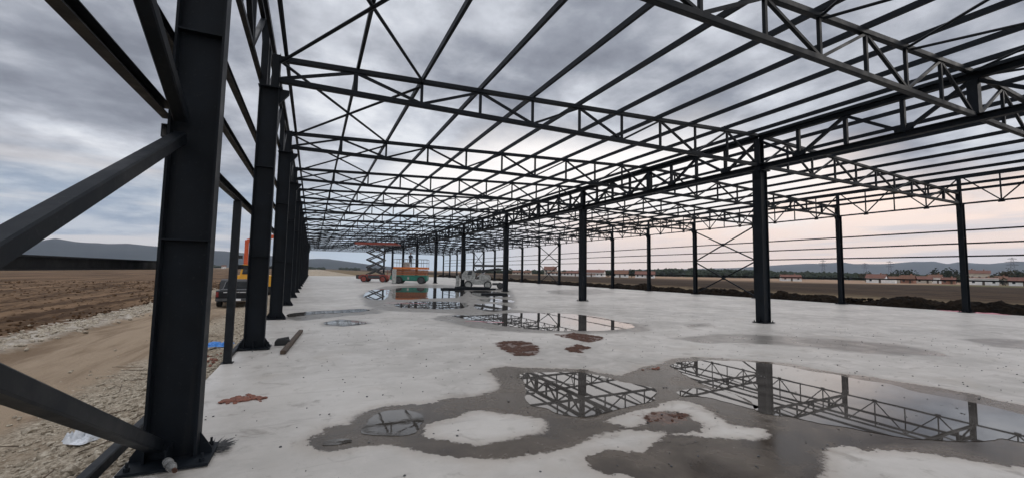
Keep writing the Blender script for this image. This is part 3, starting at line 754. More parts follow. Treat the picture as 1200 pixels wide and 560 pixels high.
# ------------------------------------------------------------------ mounds of excavated soil along the right wall
def moundz(y, t, seed):
    hh = .72+.32*mnoise.noise(Vector((y*.22, seed, 0)))+.16*mnoise.noise(Vector((y*.8, seed+3, 0)))
    hh = max(.2, hh)
    return hh*math.sin(math.pi*t)**.75
my = lines([(4,40,.14),(40,118,.5)]); mt = np.linspace(0, 1, 34); vs = []
for y in my:
    wd = 3.2+.9*mnoise.noise(Vector((y*.15, 7, 1)))
    for t in mt:
        x = 30.9+wd*t+.18*mnoise.noise(Vector((y*1.5, t*3, 2)))
        hh = max(.12, .52+.42*mnoise.noise(Vector((y*.34, 3, 0)))+.26*mnoise.noise(Vector((y*1.1, 6, 0)))+.12*mnoise.noise(Vector((y*3.1, 8, 0))))
        z = -.5+(hh+.35)*max(0, math.sin(math.pi*t))**.7+.17*mnoise.noise(Vector((x*1.9, y*1.9, 0)))+.11*mnoise.noise(Vector((x*5, y*5, 0)))
        vs.append((x, y, z))
nt_ = len(mt); mb = MB(); mb.add(vs, [(j*nt_+i, j*nt_+i+1, (j+1)*nt_+i+1, (j+1)*nt_+i) for j in range(len(my)-1) for i in range(nt_-1)])
for k in range(900):
    y = random.uniform(5, 60); x = 30.9+random.uniform(.3, 3.4); r = random.uniform(.05, .16)
    t = (x-30.9)/3.4; z = -.5+.85*max(0, math.sin(math.pi*t))**.7*(.8+.4*mnoise.noise(Vector((y*.28, 3, 0))))
    mb.rock((x, y, z), r, .8, k)
o = mb.build('soil_mound', M_['soil']); tag(o, 'dark ridge of excavated soil heaped along the right wall', 'soil heap', kind='stuff')

# ------------------------------------------------------------------ rubble beside the slab edge
mb = MB()
for k in range(5200):
    y = random.uniform(3.2, 30)**1.0; 
    if random.random() < .5: y = random.uniform(3.2, 12)
    x = -1.45-abs(random.gauss(0, 1.0)); 
    if x < -4.6: continue
    r = random.choice([.012, .018, .025, .035]) * random.uniform(.7, 1.3)
    if random.random() < .02: r *= 2.4
    z = gz(x, y)+.05*mnoise.noise(Vector((x, y, 0))*1.9)
    mb.rock((x, y, z+r*.3), r, .7, k)
o = mb.build('rubble', M_['stone']); tag(o, 'pale crushed stone rubble strewn beside the slab edge', 'rubble', kind='stuff')
mb = MB()
for k in range(2600):
    y = random.uniform(5, 60); x = -7.6+random.gauss(0, .45); r = random.uniform(.03, .10)*(.6+y/60)
    if random.random() < .03: r *= 1.8
    mb.rock((x, y, gz(x, y)+.05), r, .7, k+9000)
o = mb.build('stone_strip', M_['stone']); tag(o, 'strip of pale lumps between dirt track and ploughed field', 'rubble', kind='stuff')
mb = MB()
for k in range(3500):
    y = random.uniform(8, 75); x = -8.3-random.random()**1.6*38; r = random.uniform(.03, .09)*(.7+y/80)
    mb.rock((x, y, gz(x, y)+.12+.07*mnoise.noise(Vector((x, y, 0))*1.3)), r, .7, k+20000)
g = G('field_clods'); nn = g.noise(g.geo, 2.0, 4); M_['clod'] = g.set(g.mx(g.sm(nn, .35, .65), (.038, .021, .011), (.10, .06, .033)), 1., Specular_IOR_Level=.05)
o = mb.build('clods', M_['clod']); tag(o, 'brown clods of earth on the ploughed field', 'clods', kind='stuff')
mb = MB()
for k in range(26):
    y = random.uniform(4.5, 16); x = -1.5-random.random()*1.8; z = gz(x, y)+.05; a = random.uniform(0, 6.28); L_ = random.uniform(.12, .6)
    p = Vector((x, y, z)); q = p+Vector((math.cos(a)*L_, math.sin(a)*L_, random.uniform(0, .08))); mb.tube(p, q, .008, 5, .004)
    if L_ > .35: r_ = (p+q)/2; mb.tube(r_, r_+Vector((math.cos(a+.7)*L_*.4, math.sin(a+.7)*L_*.4, .05)), .005, 5, .003)
o = mb.build('twigs', M_['twig']); tag(o, 'dry twigs and roots scattered on the rubble', 'twigs', kind='stuff')

# ------------------------------------------------------------------ litter on and beside the slab
def flakes(cx, cy, sx, sy, n, m, rmin, rmax, seed, sq=.35):
    rnd = random.Random(seed); mb = MB()
    for k in range(n):
        a = rnd.gauss(0, .5)*sx; b = rnd.gauss(0, .5)*sy; r = rnd.uniform(rmin, rmax)
        mb.rock((cx+a, cy+b, r*sq*.6), r, sq, seed*1000+k)
    return mb
tag(flakes(-.72, 6.42, .23, .13, 55, None, .018, .062, 3).build('clay_shards', M_['clay']), 'broken red clay shards on the slab right of the foreground column', 'clay debris')
for (px, lab, sd_) in ((MUD[0], 'flattened rusty mud patch, left one in the middle of the slab', 1), (MUD[1], 'long red-brown mud patch nearest the middle puddle', 2), (MUD[2], 'small red-brown mud patch below the long one', 4), (MUD[3], 'dull reddish mud patch in a damp oval by the big puddles', 5)):
    q = topoly(px); mn = q.mean(0); rnd = random.Random(sd_); mb = MB(); cnt = 0
    gx = np.arange(q[:,0].min()-.1, q[:,0].max()+.1, .022); gy = np.arange(q[:,1].min()-.1, q[:,1].max()+.1, .022); nx_, ny_ = len(gx), len(gy)
    PP = np.array([(a, b) for b in gy for a in gx]); sd3 = sdist(PP, px).reshape(ny_, nx_); hh = np.zeros((ny_, nx_))
    for j in range(ny_):
        for i in range(nx_):
            v = Vector((gx[i], gy[j], sd_*5.)); a_ = mnoise.noise(v*4)+.6*mnoise.noise(v*11)+.4*mnoise.noise(v*27)
            cut = {1: .22, 5: .55}.get(sd_, .06); k_ = a_-cut+min(0, sd3[j,i]*9)+min(.25, max(0, sd3[j,i])*2)
            hh[j,i] = k_
    idx_ = {}; vs_ = []; fs_ = []
    def vid(i, j):
        if (i, j) not in idx_: idx_[(i, j)] = len(vs_); vs_.append((gx[i], gy[j], .003+max(0, min(.028, hh[j,i]*.035))+.004*mnoise.noise(Vector((gx[i]*40, gy[j]*40, 0)))))
        return idx_[(i, j)]
    for j in range(ny_-1):
        for i in range(nx_-1):
            if hh[j:j+2, i:i+2].max() > 0: fs_.append((vid(i,j), vid(i+1,j), vid(i+1,j+1), vid(i,j+1)))
    mb.add(vs_, fs_)
    while cnt < (34 if sd_ != 5 else 6):
        a = q[rnd.randrange(len(q))]; b = q[rnd.randrange(len(q))]; t, u = rnd.random(), rnd.random(); p = (a*t+b*(1-t))*u**.5+mn*(1-u**.5)
        if sd_ == 1 and rnd.random() < .4 and p[1] > mn[1]: continue
        r = rnd.uniform(.006, .02); mb.rock((p[0], p[1], r*.3), r, .6, sd_*777+cnt); cnt += 1
    tag(mb.build('mud_patch', M_['mud']), lab, 'mud', 'patches of red mud on the slab', 'stuff')
tag(flakes(5.55, 5.95, .25, .1, 22, None, .012, .04, 9).build('clay_crumbs', M_['clay']), 'few red clay crumbs at the left tip of the long puddle', 'clay debris')
mb = MB(); rnd = random.Random(5)
for k in range(1300):
    x = rnd.uniform(-1.1, 16); y = 2.6+rnd.random()**1.4*17; r = rnd.uniform(.004, .016); mb.rock((x, y, r*.3), r, .6, k+5000)
tag(mb.build('grit', M_['dark_metal']), 'small dark bits of grit scattered over the slab', 'grit', kind='stuff')
# timber / pipe
root = MB().bar((-.44, 9.45, .04), (-.20, 12.5, .04), .10, .075, bev=.012).build('timber_plank', M_['wood']); tag(root, 'brown timber lying on the slab right of the second left column', 'timber')
mb = MB().prism([(-.16,0),(.16,0),(.16,.06),(.10,.12),(-.13,.12),(-.16,.08)], -.09, .09); mb.tube((-.1,-.05,.12), (.1,.03,.14), .03, 8)
o = mb.build('bag', M_['black'], loc=(-.50, 10.63, 0)); tag(o, 'small black bundle lying beside the second left column foot', 'bag')
# crushed bottle with a red cap
root = empty('plastic_bottle', (-.99, 4.40, .095), R(25)); d = Vector((.42, .9, 0)).normalized()
mb = MB(); prof = [(0,.012),(.02,.033),(.07,.036),(.11,.029),(.15,.036),(.19,.03),(.215,.013),(.235,.012)]
for (a, r1), (b, r2) in zip(prof[:-1], prof[1:]): mb.tube((0, -a, 0), (0, -b, 0), r1, 12, r2)
mb.build('body', M_['bottle'], root); MB().tube((0,-.235,0), (0,-.262,0), .017, 12).build('cap', M_['mud'], root)
tag(root, 'crushed plastic bottle with red cap on the foreground column base', 'bottle')
# film around the base
def sheet(name, cx, cy, sx, sy, z, m, seed, lab, cat, amp=.05):
    n = 22; vs = []; rnd = Vector((seed*3.3, seed*1.7, 0))
    for j in range(n+1):
        for i in range(n+1):
            u, v = i/n*2-1, j/n*2-1; k = 1+.35*mnoise.noise(Vector((math.atan2(v, u), seed, 0))*1.5); rr = max(abs(u), abs(v)); 
            cu, cv = u*math.sqrt(max(0, 1-v*v/2)), v*math.sqrt(max(0, 1-u*u/2)); hh = abs(mnoise.noise(Vector((cu*2.6, cv*2.6, seed))))*amp*2.2*(1-rr**4)+.004
            vs.append((cx+cu*sx*k, cy+cv*sy*k, z+hh))
    mb = MB().add(vs, [(j*(n+1)+i, j*(n+1)+i+1, (j+1)*(n+1)+i+1, (j+1)*(n+1)+i) for j in range(n) for i in range(n)])
    o = mb.build(name, m); md = o.modifiers.new('thick', 'SOLIDIFY'); md.thickness = .003; tag(o, lab, cat); return o
sheet('plastic_film', -2.2, 6.45, .17, .20, gz(-2.2, 6.35)+.03, M_['plastic_white'], 1, 'crumpled white plastic film on the rubble at lower left', 'plastic film', .12)
sheet('plastic_sheet', -1.95, 12.3, .36, .30, gz(-1.9, 12.3)+.04, M_['plastic_blue'], 2, 'blue plastic scrap on the ground beside the thin post', 'plastic sheet', .06)
sheet('plastic_sheet', 30.35, 10.3, .22, 1.35, .004, M_['pink'], 3, 'pink plastic sheet on the slab edge at the rightmost column', 'plastic sheet', .03)
mb = MB(); rnd = random.Random(21)
for k in range(110):
    a = rnd.gauss(.2, .6); r0_ = rnd.uniform(.02, .2); L_ = rnd.uniform(.03, .11); p = Vector((-.76, 4.78, .012+rnd.random()*.012))+Vector((math.cos(a)*r0_*.6, math.sin(a)*r0_, 0)); mb.tube(p, p+Vector((math.cos(a)*L_, math.sin(a)*L_, rnd.random()*.02)), .004, 4, .001)
tag(mb.build('straw', M_['dark_metal']), 'tuft of dark straw bristles beside the foreground column foot', 'straw')
mb = MB(); rnd = random.Random(22)
for k in range(26):
    y = rnd.uniform(9, 10.6); x = -1.55-rnd.random()*.35; mb.rock((x, y, gz(x, y)+.08), rnd.uniform(.02, .05), .6, k+300)
tag(mb.build('brick_crumbs', M_['clay']), 'reddish brick crumbs along the slab edge behind the foreground column', 'brick debris')

for (a, b_, w_, lab) in (((452,354.5),(500,355),.12,'faint pink chalk line on the slab left of the far puddles'), ((545,376),(590,377.5),.09,'pink chalk line at the left tip of the middle puddle')):
    p = gpt(*a); q = gpt(*b_); mb = MB(); d = Vector((q[0]-p[0], q[1]-p[1], 0)); nn_ = 14; sd2 = Vector((-d.y, d.x, 0)).normalized(); vs = []
    for k in range(nn_+1):
        c_ = Vector((p[0], p[1], .0045))+d*k/nn_; o_ = mnoise.noise(c_*3)*.12; hw = w_*(.4+.6*abs(mnoise.noise(c_*5)))
        vs += [c_+sd2*(o_-hw), c_+sd2*(o_+hw)]
    mb.add(vs, [(2*k, 2*k+2, 2*k+3, 2*k+1) for k in range(nn_)])
    tag(mb.build('chalk_line', M_['pink']), lab, 'chalk line', 'pink chalk lines on the slab')
# ------------------------------------------------------------------ machines
def wheel(root, x, y, r, w, rim='white', axis='Y'):
    d = Vector((0,1,0)) if axis == 'Y' else Vector((1,0,0)); c = Vector((x, y, r))
    t = MB(); prof = [(-.5,.72),(-.5,.93),(-.36,1.),(.36,1.),(.5,.93),(.5,.72)]
    n = 20; vs = []
    a1 = Vector((1,0,0)) if axis == 'Y' else Vector((0,1,0))
    for i in range(n):
        th = 2*math.pi*i/n
        for (u, rr) in prof: vs.append(c+d*u*w+(a1*math.cos(th)+Vector((0,0,1))*math.sin(th))*r*rr)
    m_ = len(prof); fs = [(i*m_+j, i*m_+j+1, ((i+1)%n)*m_+j+1, ((i+1)%n)*m_+j) for i in range(n) for j in range(m_-1)]
    wh = t.add(vs, fs).build('wheel', M_['black'], root)
    rb = MB().tube(c-d*w*.40, c+d*w*.40, r*.73, 16); rb.tube(c-d*w*.47, c+d*w*.47, r*.25, 10); rb.build('rim', M_[rim], wh)
    return wh
def scissor(root, L_, z0, z1, n, m, w=1.6):
    """crossed arms stacked between z0 and z1; two side frames"""
    dz_ = (z1-z0)/n
    for k in range(n):
        a, b = z0+k*dz_, z0+(k+1)*dz_
        mb = MB()
        for sy in (-1, 1):
            mb.bar((-L_/2, sy*w/2, a), (L_/2, sy*w/2, b), .10, .14, (0,0,1)); mb.bar((L_/2, sy*(w/2-.12), a), (-L_/2, sy*(w/2-.12), b), .10, .14, (0,0,1))
        mb.tube((-L_/2, -w/2, b), (-L_/2, w/2, b), .05, 8); mb.tube((L_/2, -w/2, b), (L_/2, w/2, b), .05, 8); mb.tube((0, -w/2, (a+b)/2), (0, w/2, (a+b)/2), .06, 8)
        mb.build('scissor_arm', m, root)
def rails(root, x0, x1, y0, y1, z, h, m, nx=6):
    mb = MB()
    for zz in (z+h, z+h*.55): 
        mb.tube((x0,y0,zz),(x1,y0,zz),.022,6).tube((x0,y1,zz),(x1,y1,zz),.022,6).tube((x0,y0,zz),(x0,y1,zz),.022,6).tube((x1,y0,zz),(x1,y1,zz),.022,6)
    for i in range(nx+1):
        x = x0+(x1-x0)*i/nx
        for y in (y0, y1): mb.tube((x,y,z),(x,y,z+h),.022,6)
    mb.build('guard_rail', m, root)
rz = -R(21)
# raised red scissor lift
root = empty('scissor_lift', (7.75, 60.6, 0), rz)
MB().prism([(-1.95,.42),(1.9,.42),(1.95,.62),(1.75,.98),(-1.5,.98),(-1.7,.86),(-1.98,.8)], -.95, .95).build('chassis', M_['red_paint'], root)
MB().prism([(-2.35,.45),(-1.97,.38),(-1.97,.95),(-2.35,.9)], -.8, .8).build('outrigger_box', M_['dark_metal'], root)
MB().box(-.75, .75, -1.02, -.952, .5, .9).build('control_panel', M_['dark_metal'], root)
for x in (-1.25, 1.2):
    for y in (-1.0, 1.0): wheel(root, x, y, .43, .32, 'red_paint')
scissor(root, 2.2, .98, 4.9, 4, M_['dark_metal'])
MB().box(-2.65, 2.65, -1., 1., 4.95, 5.22).build('platform', M_['red_paint'], root)
MB().box(2.66, 3.0, -.9, .9, 4.98, 5.1).build('deck_extension', M_['red_paint'], root)
rails(root, -2.6, 2.6, -.95, .95, 5.22, 1.0, M_['dark_metal'])
tag(root, 'red scissor lift with its platform raised high on crossed arms', 'scissor lift')
root = empty('stair_ladder', (9.6, 60.3, 0), rz); mb = MB()
for x in (-.35, .35): mb.tube((x,0,0),(x,0,1.7),.03,6)
for k in range(5): mb.tube((-.35,0,.25+k*.32),(.35,0,.25+k*.32),.025,6)
mb.build('frame', M_['red_paint'], root); tag(root, 'small pale red ladder frame beside the raised lift', 'ladder')
# lowered orange and green scissor lift
root = empty('scissor_lift', (11.15, 53.9, 0), rz)
MB().prism([(-1.95,.35),(1.95,.35),(2.05,.55),(2.0,1.02),(-2.0,1.02),(-2.05,.6)], -.85, .85).build('chassis', M_['green'], root)
MB().prism([(-2.5,.5),(-2.06,.4),(-2.06,.98),(-2.4,.98)], -.7, .7).build('engine_cover', M_['green'], root)
MB().box(-.85, .85, -.98, -.852, .45, .93).build('side_box', M_['green'], root)
MB().box(-.3, -.1, -1.02, -.982, .55, .85).build('control_panel', M_['white'], root)
for x in (-1.35, 1.35):
    for y in (-1.0, 1.0): wheel(root, x, y, .46, .34, 'dark_metal')
for k in range(3):
    mb = MB(); z = 1.08+k*.22
    for sy in (-1, 1): mb.box(-1.95, 1.95, sy*.8-.05, sy*.8+.05, z, z+.17)
    mb.box(-1.9, -1.75, -.75, .75, z+.02, z+.15).box(1.75, 1.9, -.75, .75, z+.02, z+.15).build('scissor_arm', M_['rust_panel'], root)
MB().box(-2.05, 2.05, -1., 1., 1.76, 2.02).build('platform', M_['orange'], root)
rails(root, -2.0, 2.0, -.95, .95, 2.02, .95, M_['dark_metal'])
MB().box(-.95, -.25, -.3, .2, 2.02, 2.62).build('tool_box', M_['white'], root)
tag(root, 'lowered scissor lift with orange deck and green chassis, mirrored in a puddle', 'scissor lift')
# white board leaning upright
root = empty('marker_board', (8.85, 52.6, 0), rz); MB().box(-.25, .25, -.02, .02, .03, 1.75).build('panel', M_['white'], root); MB().box(-.3,.3,-.25,.25,0,.03).build('foot', M_['dark_metal'], root)
tag(root, 'narrow white upright board left of the orange and green lift', 'board')

# person on the lowered lift
def person(loc, rz, lab):
    J = {'pel':(0,0,.98),'ch':(0,.02,1.28),'nk':(0,.02,1.5),'hd':(0,.03,1.62),'hd2':(0,.02,1.72)}
    vs = [(0,0,.98),(0,.01,1.15),(0,.02,1.34),(0,.02,1.49),(0,.0,1.60),(0,.0,1.73)]; rad = [.15,.15,.17,.065,.09,.075]; ed = [(0,1),(1,2),(2,3),(3,4),(4,5)]
    def chain(st, pts, rr):
        p = st
        for q, r in zip(pts, rr): vs.append(q); rad.append(r); ed.append((p, len(vs)-1)); p = len(vs)-1
    for s in (-1, 1):
        chain(0, [(s*.10,0,.88),(s*.12,-.02,.50),(s*.13,.03,.10),(s*.14,-.12,.05)], [.105,.07,.05,.04])
        chain(2, [(s*.20,.0,1.42),(s*.25,-.05,1.16),(s*.20,-.27,1.06)], [.07,.052,.036])
        h = len(vs)-1
        for k in range(4): chain(h, [(s*(.20-.02*k+.02),-.33,1.05),(s*(.20-.02*k+.02),-.37-.005*k,1.02)], [.012,.010])
        chain(h, [(s*.16,-.30,1.08)], [.012])
    me = bpy.data.meshes.new('person'); me.from_pydata(vs, ed, []); o = bpy.data.objects.new('person', me); C.objects.link(o)
    md = o.modifiers.new('skin', 'SKIN'); ss = me.skin_vertices[0].data
    for i, r in enumerate(rad): ss[i].radius = (r, r*.8 if i < 3 else r)
    ss[0].use_root = True; md.use_smooth_shade = True
    o.modifiers.new('sub', 'SUBSURF').levels = 1; me.materials.append(M_['jacket']); o.location = loc; o.rotation_euler.z = rz
    hb = MB(); 
    bm = bmesh.new(); bmesh.ops.create_uvsphere(bm, u_segments=14, v_segments=9, radius=.105); 
    for v in bm.verts: v.co = Vector((v.co.x*.85, v.co.y*.98+.01, v.co.z*1.12+1.67))
    m2 = bpy.data.meshes.new('face'); bm.to_mesh(m2); bm.free(); m2.materials.append(M_['skin']); f = bpy.data.objects.new('face', m2); C.objects.link(f); f.parent = o
    bm = bmesh.new(); bmesh.ops.create_uvsphere(bm, u_segments=14, v_segments=9, radius=.112)
    bmesh.ops.delete(bm, geom=[v for v in bm.verts if v.co.z < -.01 and v.co.y < .05], context='VERTS')
    for v in bm.verts: v.co = Vector((v.co.x*.88, v.co.y*1.0+.02, v.co.z*1.12+1.685))
    m3 = bpy.data.meshes.new('hair'); bm.to_mesh(m3); bm.free(); m3.materials.append(M_['hair']); f = bpy.data.objects.new('hair', m3); C.objects.link(f); f.parent = o
    tag(o, lab, 'person'); return o
person((11.05, 54.2, 2.02), R(10), 'person in dark work clothes standing on the orange lift deck')

# white compact boom lift
root = empty('boom_lift', (14.6, 39.6, 0), rz)
MB().prism([(-1.15,.4),(1.3,.4),(1.35,.62),(1.2,.8),(-1.1,.8),(-1.2,.6)], -.75, .75).build('chassis', M_['white'], root)
for x in (-.85, 1.0):
    for y in (-.85, .85): wheel(root, x, y, .38, .28, 'white')
MB().prism([(-1.5,.85),(-.25,.85),(-.2,1.45),(-.5,1.75),(-1.2,1.7),(-1.5,1.35)], -.7, .7).build('turret', M_['white'], root)
MB().prism([(.1,.85),(1.25,.85),(1.3,1.1),(1.1,1.35),(.2,1.4)], -.7, .7).build('counterweight', M_['white'], root)
MB().prism([(-.95,1.3),(-.55,1.3),(-.5,1.7),(-.85,1.66)], -.72, -.701).build('side_window', M_['dark_metal'], root)
MB().bar((-.6,0,1.55), (2.1,0,1.92), .2, .22).build('boom', M_['dark_metal'], root)
MB().bar((2.1,0,1.92), (2.9,0,1.95), .14, .14).build('jib', M_['dark_metal'], root)
MB().tube((-.3,0,.9),(.8,0,1.62),.06,8).build('lift_cylinder', M_['chrome'], root)
mb = MB().box(-.3,2.9,-.55,.55,2.1,2.3); mb.build('deck_beam', M_['dark_metal'], root)
MB().box(1.45, 2.6, -.6, .6, .35, .55).build('step_box', M_['dark_metal'], root)
wheel(root, 2.2, -.6, .3, .22, 'dark_metal'); wheel(root, 2.2, .6, .3, .22, 'dark_metal')
MB().prism([(-2.1,.0),(-1.75,.0),(-1.72,.9),(-1.82,1.25),(-2.05,1.2)], -.25, .25).build('control_stand', M_['white'], root)
tag(root, 'white compact boom lift with dark boom folded flat behind an inner column', 'boom lift')
# bundle of dark steel lying on slab, mirrored in puddle
root = empty('steel_bundle', (13.6, 36.8, 0), -R(24)); rnd = random.Random(4)
for k in range(9):
    y = -.9+.22*k; x0 = -2.9+rnd.uniform(-.4,.4); x1 = 1.4+rnd.uniform(-.3,.3)
    MB().bar((x0,y,.06),(x1,y,.06),.14,.12).build('steel_section', S, root)
for k in range(6):
    y = -.6+.23*k; x0 = -1.9+rnd.uniform(-.3,.3); x1 = .9+rnd.uniform(-.3,.3)
    MB().bar((x0,y,.185),(x1,y,.185),.14,.12).build('steel_section', S, root)
tag(root, 'flat stack of dark steel sections on the slab in front of the white lift', 'steel stack')
root = empty('steel_bundle', (12.15, 28.9, 0), -R(24))
for k in range(4): MB().bar((-1.1,-.3+.2*k,.05),(.75,-.3+.2*k,.05),.13,.1).build('steel_section', S, root)
tag(root, 'short dark steel sections lying at the foot of the third inner column', 'steel stack')

# pickup truck, seen from behind
root = empty('pickup_truck', (-3.8, 28.3, gz(-3.8, 28.3)+.0), R(4))
BP = M_['truck_paint']
def body_prof(): return [(0,.45),(0,.98),(.05,1.05),(1.55,1.05),(1.6,1.08),(2.1,1.62),(2.35,1.70),(3.5,1.70),(3.75,1.64),(4.35,1.12),(5.2,1.0),(5.35,.85),(5.35,.45),(4.85,.42),(4.75,.75),(4.45,.88),(4.15,.75),(4.05,.42),(1.45,.42),(1.35,.75),(1.05,.88),(.75,.75),(.65,.42)]
MB().prism([(a, b*.87+.02) for a, b in body_prof()], -.93, .93, 'X').build('body', BP, root)
MB().box(-.80, .80, -.02, -.002, .56, .90).build('tailgate', BP, root)
MB().box(-.6, .6, -.035, -.021, .82, .87).build('tailgate_handle', M_['chrome'], root)
MB().prism([(-.75,1.0),(.75,1.0),(.62,1.38),(-.62,1.38)], 1.60, 1.64).build('rear_window', M_['glass'], root)
for s in (-1, 1):
    MB().box(s*.93 if s > 0 else -.945, .945 if s > 0 else -.93, 1.9, 3.9, 1.0, 1.36).build('side_window', M_['glass'], root)
    MB().box(s*.80 if s>0 else -.925, .925 if s>0 else -.80, -.03, -.003, .60, .88).build('tail_light', M_['tail'], root)
    MB().box(.95 if s>0 else -1.12, 1.12 if s>0 else -.95, 3.7, 3.78, 1.12, 1.3).build('mirror', M_['black'], root)
MB().box(-.92, .92, -.16, -.04, .38, .52).build('rear_bumper', M_['dark_metal'], root)
MB().box(-.26, .26, -.175, -.162, .39, .5).build('number_plate', M_['plate'], root)
MB().box(-.75, .75, .15, 1.5, .935, .98).build('bed_cover', M_['dark_metal'], root)
for s in (-1,1):
    for y in (1.05, 4.45): wheel(root, s*.82, y, .39, .26, 'dark_metal', 'X')
mb = MB()
for s in (-1,1): mb.tube((s*.66,.5,.98),(s*.6,1.42,1.40),.02,8)
mb.tube((-.6,1.42,1.40),(.6,1.42,1.40),.02,8).build('roll_bar', M_['dark_metal'], root)
tag(root, 'black pickup truck seen from behind on the dirt track between the columns', 'pickup truck')

# yellow machine with raised orange arm behind the second column
root = empty('wheeled_crane', (-4.25, 41.5, gz(-5,41.5)), R(0)); YM = M_['yellow']
MB().prism([(-1.25,.75),(1.7,.75),(1.75,1.2),(1.4,1.6),(-1.2,1.6)], -2., 2.).build('body', YM, root)
MB().prism([(-.9,1.6),(.25,1.6),(.15,2.45),(-.75,2.45)], -1.9, -.5).build('cab', YM, root)
MB().prism([(-.75,1.7),(.1,1.7),(.03,2.3),(-.65,2.3)], -1.93, -1.905).build('cab_window', M_['glass'], root)
for s in (-1,1):
    for y in (-1.3, 1.3): wheel(root, s*1.2, y, .62, .4, 'yellow', 'X')
MB().bar((-.84,.6,1.6), (-.82,.4,4.5), .27, .27, (0,1,0)).build('mast', M_['red_orange'], root)
MB().bar((-.8,.4,4.42), (1.6,.4,5.0), .3, .3).build('arm', M_['red_orange'], root)
MB().box(-1.4, -1.08, .3, .6, 2.95, 3.2).build('hose_reel', M_['black'], root)
tag(root, 'yellow wheeled crane with an orange upright arm, half hidden behind the second left column', 'crane')

# ------------------------------------------------------------------ village, pylons, trees
def at_px(px, D, z): 
    d = ray(px, 318); k = D/math.hypot(d.x, d.y); return (d.x*k, d.y*k, z)
def house(px, D, wpx, hw, hr, wall, roof, lab, rot=None, chim=True, wing=False):
    zb = -1.05; x, y, _ = at_px(px, D, 0)
    az = math.atan2(x, y); off = az-YAW; W = wpx/FPX*D*math.cos(off)*math.cos(off)*1.05/1
    W = max(5, W); dp = min(10, W*.7)
    hw *= .85; hr *= .85; root = empty('house', (x, y, zb), -az+(rot or 0.)); 
    MB().box(-W/2, W/2, -dp/2, dp/2, 0, hw).build('wall', wall, root)
    e = .5; r = MB(); r.prism([(-dp/2-e, hw-.15),(0, hw+hr),(dp/2+e, hw-.15),(dp/2+e-.2, hw-.15),(0, hw+hr-.2),(-dp/2-e+.2, hw-.15)], -W/2-e, W/2+e, 'X'); rf = r.build('roof', roof, root)
    MB().prism([(-dp/2, hw),(0, hw+hr-.25),(dp/2, hw)], -W/2+.01, W/2-.01, 'X').build('gable', wall, root)
    if chim: MB().box(W*.2, W*.2+.6, -.3, .3, hw+hr*.5, hw+hr+.7).build('chimney', M_['wall_brick'], rf)
    n = max(2, int(W/3.2))
    for s in range(n):
        cx = -W/2+W*(s+.5)/n
        if s == n//2: MB().box(cx-.5, cx+.5, -dp/2-.04, -dp/2-.001, 0, 2.1).build('door', M_['trim'], root)
        else: MB().box(cx-.55, cx+.55, -dp/2-.04, -dp/2-.001, 1.0, 2.3).build('window', M_['glass'], root)
        if hw > 5: MB().box(cx-.55, cx+.55, -dp/2-.04, -dp/2-.001, 3.8, 5.0).build('window', M_['glass'], root)
    if wing: MB().box(W/2+.02, W/2+W*.5, -dp*.3, dp*.4, 0, hw*.8).build('annex', wall, root)
    tag(root, lab, 'house', 'houses of the village beyond the field')
WW, WC, WBk, RR, RB = M_['wall_white'], M_['wall_cream'], M_['wall_brick'], M_['roof_red'], M_['roof_brown']
HS = [(612,430,20,2.6,2.2,WC,RB,'brown-roofed low house far left of the village by the distant columns'),
 (645,400,13,6.2,3.6,WC,RR,'tall house with bright red roof behind the far crossed wall brace'),
 (655,395,26,2.6,1.4,WW,RB,'long low pale shed in front of the tall red-roofed house'),
 (673,380,17,2.8,2.4,WW,RR,'small red-roofed house just left of the second inner column'),
 (697,370,22,4.2,2.6,WW,RR,'long white house with red roof right of the second inner column'),
 (690,330,13,2.0,.7,WW,RB,'low white shed in front of the long red-roofed house'),
 (727,330,17,2.8,3.6,WW,RB,'white gabled house with steep brown roof beside a slim column'),
 (756,330,21,2.6,3.2,WW,RR,'white house with broad red roof right of the steep-roofed one'),
 (926,330,22,2.2,2.6,WW,RR,'lone white house with red roof right of the nearest inner column'),
 (1027,330,21,3.4,2.6,WW,RR,'white house with red roof right of the slim wall column'),
 (1050,370,17,2.8,2.0,WC,RB,'drab cream house with a low brown roof'),
 (1064,350,15,2.2,3.6,WBk,RB,'brick house with steep brown gable roof'),
 (1082,390,18,3.2,2.2,WC,RR,'cream house with faded red roof among trees'),
 (1096,400,14,4.6,2.2,WW,RB,'two-storey white house left of the rightmost column'),
 (1111,360,15,2.4,2.2,WBk,RR,'low brick house with red roof touching the rightmost column'),
 (1150,350,34,4.2,.7,WW,RB,'large white flat hall right of the rightmost column'),
 (1147,420,24,8.4,2.2,WC,RR,'tall cream building behind the white hall'),
 (1136,440,10,9.6,1.8,WW,RB,'narrow white block rising behind the white hall'),
 (1172,400,14,4.2,2.0,WC,RB,'cream house with brown roof near the right edge'),
 (1195,340,24,2.8,2.4,WW,RR,'white house with long red roof at the right edge')]
for i, h in enumerate(HS): house(*h, rot=random.uniform(-.35, .35), wing=(i % 4 == 1))
for px, D, lab in ((70, 900, 'tiny white farm building left of the others on the left horizon'), (155, 1000, 'tiny pale farm building at the middle of the left horizon'), (174, 850, 'tiny white shed on the left horizon nearest the foreground column'), (262, 900, 'tiny white farm building seen between the first two left columns')):
    house(px, D, 5, 4, 3, WW, RB, lab, chim=False)
